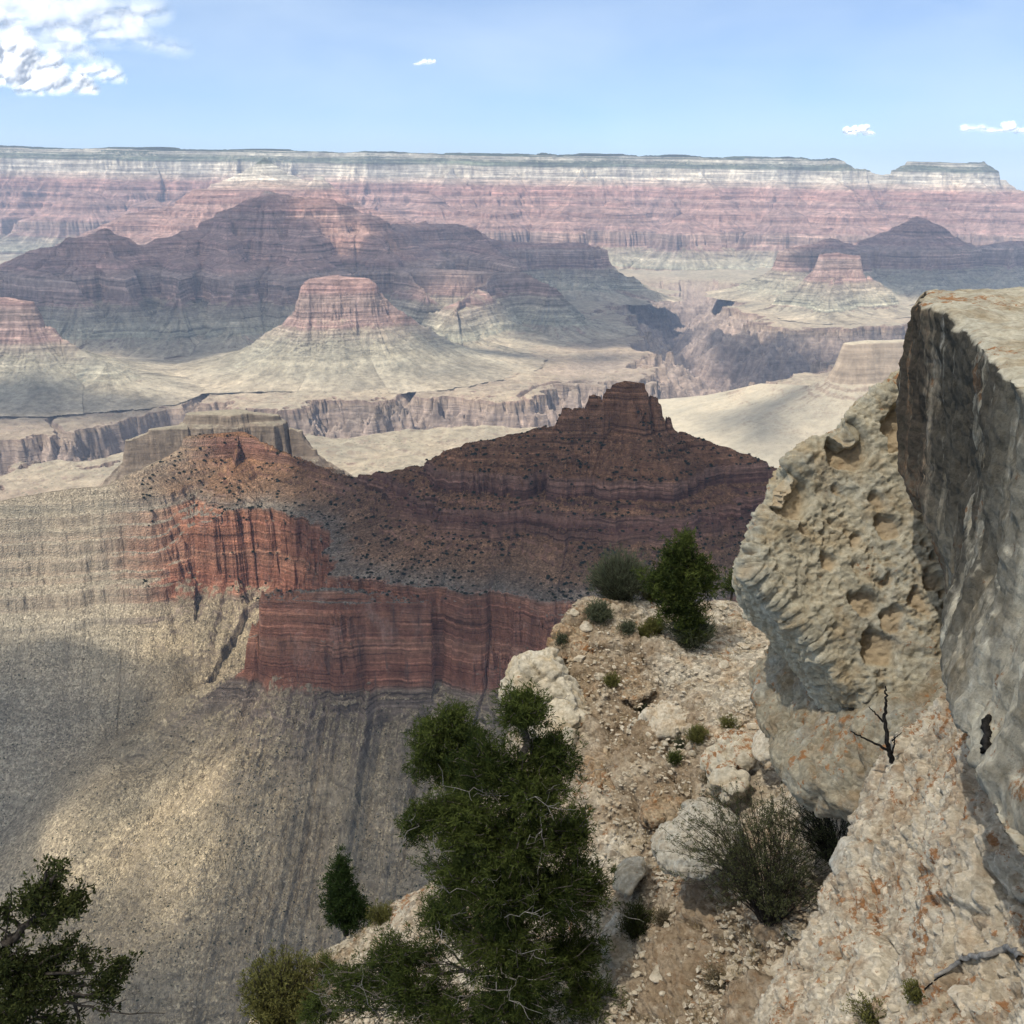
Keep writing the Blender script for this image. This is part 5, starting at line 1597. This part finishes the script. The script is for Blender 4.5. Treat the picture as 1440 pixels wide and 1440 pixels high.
def stones():
    rng = np.random.RandomState(3)
    protos = []
    for s in range(5):
        bm = bmesh.new()
        bmesh.ops.create_icosphere(bm, subdivisions=3, radius=1.0)
        V = np.array([v.co[:] for v in bm.verts]); F = np.array([[v.index for v in f.verts] for f in bm.faces], np.int32)
        bm.free()
        # knock flat faces onto a ball
        for k in range(9):
            n = rng.randn(3); n /= np.linalg.norm(n)
            d = V @ n - rng.uniform(0.45, 0.8)
            V = V - np.maximum(d, 0)[:, None] * n
        V = V * np.array([1.0, rng.uniform(.6, .9), rng.uniform(.35, .6)])
        V = V + 0.05 * fbm3(V + s * 9, 0.7, 3, s)[:, None]
        protos.append((V, F))
    first = {}
    done = 0
    reg = [(780, 1170, 850, 1420, on_ledge, 190, (0.035, 0.22)), (430, 680, 1240, 1430, on_ledge, 30, (0.06, 0.2)), (1130, 1430, 1060, 1430, on_out, 60, (0.012, 0.055))]
    for x0, x1, y0, y1, fn, n, (s0, s1) in reg:
        c = 0
        while c < n:
            px, py = rng.uniform(x0, x1), rng.uniform(y0, y1)
            g = fn(px, py)
            if g is None or (fn is on_ledge and (g[1] > 25.5 or g[2] < -20)):
                c += 0.2
                continue
            c += 1
            i = rng.randint(5)
            if i not in first:
                mat = M_PALE
                o = mesh_from("stone", protos[i][0], protos[i][1], mat, smooth=False)
                first[i] = o
            else:
                o = first[i].copy(); COL.objects.link(o)
            s = s0 + (s1 - s0) * rng.rand() ** 4
            o.scale = (s, s, s)
            o.location = (g[0], g[1], g[2] + s * 0.18)
            o.rotation_euler = (rng.uniform(-.3, .3), rng.uniform(-.3, .3), rng.uniform(0, 6.3))
            if fn is on_ledge:
                tag(o, "loose pale stone lying in the gravel of the ledge", "stone", "loose stones on the ledge")
            else:
                tag(o, "little loose stone lying on the rubbly outcrop", "stone", "loose stones on the outcrop")
    # gravel nobody could count
    Vs, Fs, n0 = [], [], 0
    px = rng.uniform(430, 1180, 16000); py = rng.uniform(838, 1450, 16000)
    small = []
    for s in range(3):
        bm = bmesh.new(); bmesh.ops.create_icosphere(bm, subdivisions=1, radius=1.0)
        V = np.array([v.co[:] for v in bm.verts]); F = np.array([[v.index for v in f.verts] for f in bm.faces], np.int32); bm.free()
        small.append((V * (1 + 0.3 * rng.randn(len(V), 1)) * np.array([1, .75, .45]), F))
    u, f, z = ray(px, py)
    D = np.full(len(px), 9.0); hit = np.zeros(len(px), bool); res = np.zeros((len(px), 3))
    for d in np.arange(9.0, 25.0, 0.06):
        m = ~hit
        if not m.any(): break
        x = u[m] * d / f[m]; zz = z[m] * d / f[m]
        g = ledge_z(x, np.full(x.shape, d))
        idx = np.nonzero(m)[0][zz < g]
        res[idx] = np.stack([x[zz < g], np.full((zz < g).sum(), d), g[zz < g]], 1)
        hit[idx] = True
    res = res[hit & (res[:, 2] > -19)]
    for p in res:
        V, F = small[rng.randint(3)]
        s = 0.008 + 0.05 * rng.rand() ** 3
        a = rng.uniform(0, 6.3); ca, sa = math.cos(a), math.sin(a)
        R = np.array([[ca, -sa, 0], [sa, ca, 0], [0, 0, 1]])
        Vs.append((V * s) @ R.T + p + np.array([0, 0, 0.015])); Fs.append(F + n0); n0 += len(V)
    o = mesh_from("gravel", np.concatenate(Vs), np.concatenate(Fs), M_PALE, smooth=False)
    tag(o, "loose limestone gravel strewn over the ledge", None, None, "stuff")
    # dry grass
    global RNG
    RNG = np.random.RandomState(77)
    q = res[RNG.rand(len(res)) < 0.22]
    q = q[fbm2(q[:, 0], q[:, 1], 2.0, 3, 190) > 0.05]
    V, F, T = blades(q, np.tile(np.array([0, 0, 1.0]), (len(q), 1)), 7, 0.13, 0.008, 0.45, RNG.rand(len(q)))
    o = mesh_from("grass", V, F, LEAF_STRAW, smooth=False, attrs={"tone": T})
    tag(o, "dry straw grass scattered on the ledge", None, None, "stuff")


def ridge_shrubs():
    """dark desert shrubs dotting the near ridge: the larger ones each by itself"""
    rng = np.random.RandomState(9)
    n = 5200
    px = rng.uniform(200, 1090, n); py = rng.uniform(575, 850, n)
    u, f, z = ray(px, py)
    hit = np.zeros(n, bool); res = np.zeros((n, 3)); prev = np.full(n, -1e9)
    for d in np.arange(1250.0, 1930.0, 4.0):
        x = u * d / f; zz = z * d / f
        g = height(x, np.full(n, d), RED_SKEL, P_RED, RED_NZ)
        m = (~hit) & (zz < g)
        res[m] = np.stack([x[m], np.full(m.sum(), d), g[m]], 1)
        hit |= m
    # not on the sheer cliffs
    e = 1.5
    g1 = height(res[:, 0], res[:, 1] + e, RED_SKEL, P_RED, RED_NZ)
    ok = hit & (np.abs(g1 - res[:, 2]) < 2.2) & (fbm2(res[:, 0], res[:, 1], 160, 3, 44) > -0.35)
    res = res[ok]
    size = 0.8 + 2.2 * rng.rand(len(res)) ** 2.6
    order = np.argsort(-size / np.linalg.norm(res, axis=1))
    res, size = res[order], size[order]
    global RNG
    RNG = np.random.RandomState(78)
    protos = []
    for k in range(4):
        c = RNG.randn(70, 3); c /= np.linalg.norm(c, axis=1)[:, None]
        c *= RNG.uniform(0.3, 0.8, (70, 1)) * np.array([1, 1, .75])
        c[:, 2] = np.abs(c[:, 2]) + 0.1
        V, F, T = blades(c, c + np.array([0, 0, .3]), 4, 0.55, 0.34, 0.6, RNG.uniform(0.1, 0.8, 70))
        protos.append((V, F, T))
    first = {}
    N = min(290, len(res))
    for i in range(N):
        k = i % 4
        if k not in first:
            o = mesh_from("desert_shrub", protos[k][0], protos[k][1], LEAF_FAR, smooth=False, attrs={"tone": protos[k][2]})
            first[k] = o
        else:
            o = first[k].copy(); COL.objects.link(o)
        s = size[i]
        o.location = tuple(res[i] - np.array([0, 0, 0.2])); o.scale = (s, s, s)
        o.rotation_euler = (0, 0, rng.uniform(0, 6.3))
        tag(o, "dark desert shrub dotting the near red ridge", "shrub", "desert shrubs on the red ridge")
    Vs, Fs, Ts, n0 = [], [], [], 0
    for i in range(N, min(len(res), 2600)):
        V, F, T = protos[i % 4]
        Vs.append(V * size[i] + res[i]); Fs.append(F + n0); Ts.append(T); n0 += len(V)
    if Vs:
        o = mesh_from("shrubbery", np.concatenate(Vs), np.concatenate(Fs), LEAF_FAR, smooth=False, attrs={"tone": np.concatenate(Ts)})
        tag(o, "countless small dark shrubs over the red ridge", None, None, "stuff")


def talus_litter():
    """blocks and low bushes strewn over the long rubble slope, past counting"""
    rng = np.random.RandomState(21)
    n = 12000
    px = rng.uniform(0, 640, n); py = rng.uniform(830, 1440, n)
    u, f, z = ray(px, py)
    hit = np.zeros(n, bool); res = np.zeros((n, 3))
    for d in np.arange(760.0, 1560.0, 4.0):
        m = ~hit
        x = u[m] * d / f[m]
        g = height(x, np.full(x.shape, d), RED_SKEL, P_RED, RED_NZ)
        b = z[m] * d / f[m] < g
        idx = np.nonzero(m)[0][b]
        res[idx] = np.stack([x[b], np.full(b.sum(), d), g[b]], 1)
        hit[idx] = True
    ok = hit & (res[:, 2] < -690)
    res = res[ok]
    bm = bmesh.new(); bmesh.ops.create_icosphere(bm, subdivisions=1, radius=1.0)
    ico = np.array([v.co[:] for v in bm.verts]); icf = np.array([[v.index for v in q.verts] for q in bm.faces], np.int32); bm.free()
    Vs, Fs, n0 = [], [], 0
    Ws, Gs, Ts, m0 = [], [], [], 0
    dens = fbm2(res[:, 0], res[:, 1], 90.0, 4, 66)
    for p, dn in zip(res, dens):
        if rng.rand() < 0.55:
            s = 0.35 + 1.5 * rng.rand() ** 5
            V = ico * (1 + 0.28 * rng.randn(len(ico), 1)) * np.array([1, .8, .6]) * s
            Vs.append(V + p); Fs.append(icf + n0); n0 += len(V)
        elif rng.rand() < 0.35 + 0.9 * dn:
            s = 0.5 + 0.9 * rng.rand() ** 2
            V = ico * (1 + 0.35 * rng.randn(len(ico), 1)) * np.array([1, 1, .7]) * s
            Ws.append(V + p + np.array([0, 0, s * .3])); Gs.append(icf + m0); Ts.append(rng.rand(len(V))); m0 += len(V)
    o = mesh_from("rubble", np.concatenate(Vs), np.concatenate(Fs), M_TALROCK, smooth=False)
    tag(o, "fallen blocks strewn over the long grey rubble slope", None, None, "stuff")
    o = mesh_from("shrubbery", np.concatenate(Ws), np.concatenate(Gs), LEAF_FAR, smooth=False, attrs={"tone": np.concatenate(Ts)})
    tag(o, "low bushes sprinkled over the long grey rubble slope", None, None, "stuff")


M_TALROCK = bark_material("talus_blocks", (.22, .18, .125), (.42, .35, .25), 0.4)
plants()
talus_litter()
dead_wood()
stones()
ridge_shrubs()

# ---------------------------------------------------------------- clouds
def cloud_material(name, amax, col=(0.86, 0.87, 0.88), through=0.5):
    m = bpy.data.materials.new(name)
    m.use_nodes = True
    nt = m.node_tree
    nt.nodes.clear()
    L = nt.links.new
    out = nd(nt, "ShaderNodeOutputMaterial")
    dif = nd(nt, "ShaderNodeBsdfDiffuse", ins={"Color": (*col, 1)})
    tl = nd(nt, "ShaderNodeBsdfTranslucent", ins={"Color": (*col, 1)})
    mx = nd(nt, "ShaderNodeMixShader", ins={"Fac": through})
    tr = nd(nt, "ShaderNodeBsdfTransparent")
    a = nd(nt, "ShaderNodeAttribute", attribute_name="cover")
    mr = nd(nt, "ShaderNodeMath", operation='MULTIPLY')
    mr.inputs[1].default_value = amax
    m2 = nd(nt, "ShaderNodeMixShader")
    L(a.outputs["Fac"], mr.inputs[0])
    L(mr.outputs[0], m2.inputs["Fac"])
    L(tr.outputs[0], m2.inputs[1])
    L(dif.outputs[0], mx.inputs[1]); L(tl.outputs[0], mx.inputs[2])
    L(mx.outputs[0], m2.inputs[2])
    L(m2.outputs[0], out.inputs["Surface"])
    return m


M_CLOUD = cloud_material("cloud_white", 0.64)
M_VEIL = cloud_material("cloud_veil", 0.70, (0.96, 0.93, 0.87), 0.85)
CLOUD_Z = 1950.0


def shade_cloud(ground, holes, label, mat=None, thin=(), soft=260.0, seed=0, amp=130.0, res=110, rough=420.0):
    """a flat-based cumulus hanging sunwards of the ground it shades"""
    up = lambda p: np.array(p) + SUN * ((CLOUD_Z - p[2]) / SUN[2])
    poly = [tuple(up(p)[:2]) for p in ground]
    P = np.array(poly)
    lo, hi = P.min(0) - 250, P.max(0) + 250
    gx, gy = np.meshgrid(np.linspace(lo[0], hi[0], res), np.linspace(lo[1], hi[1], res), indexing='ij')
    s = poly_sdf(gx, gy, poly)
    for p, r in holes:
        h = up(p)
        s = np.minimum(s, np.hypot(gx - h[0], gy - h[1]) - r)
    s = s + amp * fbm2(gx, gy, rough, 5, 700 + seed, 0.55)
    t = np.clip(s / soft, 0, 1)
    cover = t * t * (3 - 2 * t)
    for p, r, k in thin:
        h = up(p)
        cover = cover * (k + (1 - k) * sstep(r, r + 260, np.hypot(gx - h[0], gy - h[1]) + 60 * fbm2(gx, gy, 300, 3, 760)))
    hgt = 420 * np.sqrt(np.clip(s / (soft * 3), 0, 1)) * (0.8 + 0.35 * fbm2(gx, gy, 380, 4, 740 + seed))
    top = CLOUD_Z + np.maximum(hgt, 0) + 4
    bot = CLOUD_Z - 4 - 25 * cover
    n = res * res
    V = np.concatenate([np.stack([gx, gy, top], -1).reshape(-1, 3), np.stack([gx, gy, bot], -1).reshape(-1, 3)])
    g = grid_faces(res, res)
    keep = (s.ravel()[g] > -30).any(1)
    g = g[keep]
    F = np.concatenate([g[:, ::-1] if False else g, g[:, ::-1] + n])
    # close the rim
    from collections import Counter
    ed = Counter()
    for q in g:
        for k in range(4):
            ed[(int(q[k]), int(q[(k + 1) % 4]))] += 1
    side = [[a + n, b + n, b, a] for (a, b) in ed if (b, a) not in ed]
    F = np.concatenate([F, np.array(side, np.int32)])
    V, F, at2 = compact(V, F, {"cover": np.concatenate([cover.ravel()] * 2)})
    c = V.mean(0)
    o = mesh_from("cloud", V - c, F, mat or M_CLOUD, attrs=at2)
    o.location = c
    tag(o, label, "cloud")


def shade_clouds():
    shade_cloud([at(-140, 400, 6400), at(-40, 380, 7300), at(100, 335, 7700), at(200, 325, 8000), at(300, 292, 8350), at(380, 266, 8500), at(470, 272, 8500), at(545, 300, 9000), at(640, 300, 9800), at(840, 325, 9900),
                 at(880, 385, 9500), at(960, 420, 8800), at(970, 480, 6400), at(830, 470, 6050), at(720, 450, 6200), at(640, 430, 6700), at(560, 440, 6050), at(430, 440, 6300), at(330, 500, 5700), at(180, 520, 5500), at(60, 470, 5900)],
                [(at(628, 412, 6900), 170), (at(470, 315, 7850), 130)], "long cloud whose shadow lies over the terraced mountain", seed=1)
    shade_cloud([at(545, 430, 5800), at(640, 455, 6000), at(760, 470, 6000), at(700, 490, 5750), at(600, 500, 5500), at(530, 480, 5500)], [], "small ragged cloud shading the red-capped butte's right flank", soft=220, seed=2, amp=150, res=60)
    shade_cloud([at(935, 420, 8700), at(1010, 430, 8000), at(1060, 455, 7200), at(1160, 468, 7000), at(1290, 450, 7200), at(1400, 460, 7000), at(1400, 560, 5400), at(1190, 552, 5600), at(1040, 552, 5500), at(985, 490, 6300)], [],
                "cloud whose shadow fills the deep side canyon", soft=240, seed=3, amp=90, res=90)
    shade_cloud([at(1100, 352, 9000), at(1165, 334, 9500), at(1220, 322, 9900), at(1290, 292, 10050), at(1350, 320, 10000), at(1500, 320, 10000), at(1560, 420, 8600), at(1290, 425, 8650), at(1225, 400, 8700), at(1130, 398, 8700)], [],
                "cloud whose shadow lies on the pointed ridge under the far mesa", soft=200, seed=4, amp=60, res=80)
    shade_cloud([hit_z(-150, 560, -1000), hit_z(120, 545, -1000), hit_z(260, 560, -1000), hit_z(230, 590, -1000), hit_z(60, 600, -1000), hit_z(-150, 600, -1000)], [], "thin cloud scrap whose shadow crosses the gorge's left end", soft=320, seed=7, amp=110, res=60)
    shade_cloud([hit_z(600, 500, -1000), hit_z(760, 488, -1000), hit_z(950, 492, -1000), hit_z(880, 512, -1000), hit_z(720, 520, -1000)], [], "thin cloud scrap dappling the platform beyond the gorge", soft=420, seed=8, amp=140, res=60)
    shade_cloud([hit_z(960, 600, -1000), hit_z(1180, 590, -950), hit_z(1180, 660, -900), hit_z(1000, 660, -1000)], [], "small cloud scrap whose shadow touches the tan ridge's foot", soft=300, seed=9, amp=90, res=60)
    shade_cloud([at(430, 655, 1900), at(520, 640, 1900), at(700, 590, 1800), at(870, 520, 1800), at(1000, 560, 1800), at(1300, 640, 1800), at(1700, 700, 1700), (2600, 900, -400), (3000, -1500, 0), (1200, -2600, 0), (-1200, -2600, 0), (-2600, -1000, 0), (-1900, 500, -600), (-1000, 900, -800),
                 at(-200, 880, 1480), at(60, 880, 1480), at(180, 880, 1470), at(205, 935, 1350), at(320, 915, 1300), at(335, 800, 1490), at(345, 720, 1690)],
                [(hit_near(245, 1160), 40), (hit_near(195, 1250), 46), (hit_near(110, 1190), 34), (hit_near(10, 1200), 60), (hit_near(265, 1080), 26)], "broad cloud whose shadow darkens the near red ridge", mat=M_VEIL, thin=[((0, 0, -8), 330.0, 0.62), (hit_near(230, 1100), 160.0, 0.80)], soft=90, seed=5, amp=40, res=240, rough=200)


def hit_near(px, py):
    """where the view ray meets the rubble slope below the red cliff"""
    lo = 700.0
    for D in np.arange(700, 1500, 5.0):
        x, y, z = at(px, py, D)
        if z < -690 - (1285 - D) * 0.53:
            return (x, y, z)
    return at(px, py, 1000)


def puff_material():
    """cumulus seen from far: light spreads inside it, so its shading leans towards the sun; thin at the edges"""
    m = bpy.data.materials.new("cumulus_white")
    m.use_nodes = True
    nt = m.node_tree
    nt.nodes.clear()
    L = nt.links.new
    out = nd(nt, "ShaderNodeOutputMaterial")
    dif = nd(nt, "ShaderNodeBsdfDiffuse", ins={"Color": (.70, .70, .71, 1)})
    tr = nd(nt, "ShaderNodeBsdfTransparent")
    lw = nd(nt, "ShaderNodeLayerWeight", ins={"Blend": 0.5})
    geo = nd(nt, "ShaderNodeNewGeometry")
    a1 = nd(nt, "ShaderNodeVectorMath", operation='MULTIPLY_ADD')
    a1.inputs[1].default_value = (0.2, 0.2, 0.2)
    a1.inputs[2].default_value = tuple(SUN * 0.9)
    a2 = nd(nt, "ShaderNodeVectorMath", operation='NORMALIZE')
    # light that has come through the cloud brightens the sides turned from the sun
    tl = nd(nt, "ShaderNodeBsdfTranslucent", ins={"Color": (.50, .53, .57, 1)})
    sn = nd(nt, "ShaderNodeCombineXYZ", ins={0: -SUN[0], 1: -SUN[1], 2: -SUN[2]})
    L(sn.outputs[0], tl.inputs["Normal"])
    both = nd(nt, "ShaderNodeAddShader")
    L(dif.outputs[0], both.inputs[0]); L(tl.outputs[0], both.inputs[1])
    L(geo.outputs["Normal"], a1.inputs[0]); L(a1.outputs[0], a2.inputs[0]); L(a2.outputs[0], dif.inputs["Normal"])
    at_ = nd(nt, "ShaderNodeAttribute", attribute_name="cover")
    mr = nd(nt, "ShaderNodeMapRange", interpolation_type='SMOOTHSTEP', ins={"From Min": -0.1, "From Max": 0.85, "To Min": 0.36, "To Max": 0.0})
    nz = nd(nt, "ShaderNodeTexNoise", ins={"Scale": 1.0 / 600.0, "Detail": 6.0, "Roughness": 0.6})
    L(geo.outputs["Position"], nz.inputs["Vector"])
    ad = nd(nt, "ShaderNodeMath", operation='MULTIPLY_ADD', ins={1: 0.6, 2: -0.3})
    L(nz.outputs["Fac"], ad.inputs[0])
    ad2 = nd(nt, "ShaderNodeMath", operation='ADD')
    L(ad.outputs[0], ad2.inputs[0]); L(lw.outputs["Facing"], ad2.inputs[1])
    L(ad2.outputs[0], mr.inputs["Value"])
    mu0 = nd(nt, "ShaderNodeMath", operation='MULTIPLY')
    L(mr.outputs["Result"], mu0.inputs[0]); L(at_.outputs["Fac"], mu0.inputs[1])
    bf = nd(nt, "ShaderNodeMath", operation='SUBTRACT', ins={0: 1.0})
    L(geo.outputs["Backfacing"], bf.inputs[1])
    mu = nd(nt, "ShaderNodeMath", operation='MULTIPLY')
    L(mu0.outputs[0], mu.inputs[0]); L(bf.outputs[0], mu.inputs[1])
    m2 = nd(nt, "ShaderNodeMixShader")
    L(mu.outputs[0], m2.inputs["Fac"])
    L(tr.outputs[0], m2.inputs[1])
    L(both.outputs[0], m2.inputs[2])
    L(m2.outputs[0], out.inputs["Surface"])
    return m


def sky_cloud(lobes, label, mat, D, seed, lump):
    """cumulus: lumpy balls grown into one body; lobes = (px, py, radius in px, flatness, opacity)"""
    k = D / 1476.0
    rng = np.random.RandomState(seed)
    bm = bmesh.new()
    cs = []
    for i, (px, py, r, flat, op) in enumerate(lobes):
        c = np.array(at(px, py, D))
        cs.append(c)
        for q in range(9):
            o = rng.randn(3); o /= np.linalg.norm(o)
            rr = r * k * (0.72 if q == 0 else rng.uniform(0.28, 0.48))
            cc = c + (o * np.array([1, .7, flat]) * r * k * 0.75 if q else 0)
            b = bmesh.ops.create_icosphere(bm, subdivisions=3, radius=1.0)
            zb = c[2] - 0.4 * r * k * flat
            for v in b["verts"]:
                z = v.co.z * rr * (flat if q == 0 else min(1.0, flat * 1.4)) + cc[2]
                v.co = Vector((v.co.x * rr + cc[0], v.co.y * rr * 0.8 + cc[1], max(z, zb + (z - zb) * 0.2)))
    me = bpy.data.meshes.new("rough"); bm.to_mesh(me); bm.free()
    ob = bpy.data.objects.new("rough", me); COL.objects.link(ob)
    rm = max(l[2] for l in lobes) * k
    md = ob.modifiers.new("r", 'REMESH'); md.mode = 'VOXEL'; md.voxel_size = rm / 28.0
    sm = ob.modifiers.new("s", 'SMOOTH'); sm.factor = 0.5; sm.iterations = 14
    me2 = bpy.data.meshes.new_from_object(ob.evaluated_get(bpy.context.evaluated_depsgraph_get()))
    V = np.zeros(len(me2.vertices) * 3); me2.vertices.foreach_get("co", V); V = V.reshape(-1, 3)
    me2.calc_loop_triangles()
    F = np.zeros(len(me2.loop_triangles) * 3, np.int32); me2.loop_triangles.foreach_get("vertices", F); F = F.reshape(-1, 3)
    bpy.data.objects.remove(ob); bpy.data.meshes.remove(me); bpy.data.meshes.remove(me2)
    lam = rm * 0.6
    V = displace(V, F, lambda p, n: rm * lump * fbm3(p, lam, 5, seed, 0.58))
    wsum = np.zeros(len(V)); osum = np.zeros(len(V))
    for c, (px, py, r, flat, op) in zip(cs, lobes):
        d = np.linalg.norm((V - c) / np.array([1, 1, flat]), axis=1) / (r * k)
        w = np.exp(-3 * d)
        wsum += w; osum += w * op
    # nested skins, so that it thins out softly towards its edges
    cov = osum / wsum
    off = np.linspace(0.10, -0.16, 7) * rm
    Vs = [displace(V, F, lambda p, n, d=d, q=q: d + 0.02 * rm * fbm3(p, rm * 0.35, 4, seed + 20 + q, 0.6)) for q, d in enumerate(off)]
    F = np.concatenate([F + q * len(V) for q in range(len(off))])
    V = np.concatenate(Vs)
    o = mesh_from("cloud", V - V.mean(0), F, mat, attrs={"cover": np.tile(cov, len(off))})
    o.location = V.mean(0)
    tag(o, label, "cloud")


def sky_clouds():
    M = puff_material()
    sky_cloud([(-30, 100, 60, .6, 1), (30, 105, 50, .6, 1), (75, 118, 42, .55, 1), (112, 122, 22, .6, 1), (10, 85, 45, .7, 1), (55, 92, 30, .7, 1), (140, 98, 26, .6, .6), (160, 108, 18, .6, .6)], "bright white cumulus heap low in the sky's upper left corner", M, 24500.0, 900, 0.045)
    sky_cloud([(0, 35, 90, .45, .5), (110, 42, 80, .42, .36), (185, 55, 52, .35, .2), (-60, 20, 110, .5, .5), (60, 10, 90, .45, .45), (150, 15, 70, .4, .32), (225, 66, 36, .3, .14), (70, 75, 60, .3, .22)], "pale veil-like cloud bank above the white cumulus heap", M, 36000.0, 910, 0.03)
    sky_cloud([(1197, 186, 11, .6, 1), (1210, 183, 12, .65, 1), (1222, 187, 8, .5, .9)], "small bright oval cloud above the gap beside the far mesa", M, 27000.0, 920, 0.06)
    sky_cloud([(1420, 179, 14, .7, 1), (1440, 184, 12, .5, .8), (1370, 181, 18, .35, .5), (1395, 184, 14, .3, .4)], "white cloud wisp with a bright knob at the sky's right edge", M, 27000.0, 940, 0.06)
    sky_cloud([(596, 88, 9, .4, .5), (606, 87, 6, .5, .55), (588, 90, 6, .3, .4)], "tiny faint cloud alone in mid sky", M, 27000.0, 960, 0.15)


shade_clouds()
sky_clouds()

# ---------------------------------------------------------------- the air
def haze():
    v = np.array([(x, y, z) for z in (-1700, 420) for y in (-900, 24000) for x in (-18000, 18000)], float)
    f = np.array([[0, 2, 3, 1], [4, 5, 7, 6], [0, 1, 5, 4], [2, 6, 7, 3], [0, 4, 6, 2], [1, 3, 7, 5]])
    m = bpy.data.materials.new("haze_air")
    m.use_nodes = True
    nt = m.node_tree
    nt.nodes.clear()
    out = nd(nt, "ShaderNodeOutputMaterial")
    pv = nd(nt, "ShaderNodeVolumePrincipled")
    pv.inputs["Color"].default_value = (0.58, 0.74, 1.0, 1)
    pv.inputs["Density"].default_value = 3.0e-5
    pv.inputs["Anisotropy"].default_value = 0.0
    nt.links.new(pv.outputs["Volume"], out.inputs["Volume"])
    o = mesh_from("haze", v, f, m, smooth=False)
    tag(o, "thin blue air haze filling the canyon", None, None, "stuff")


haze()
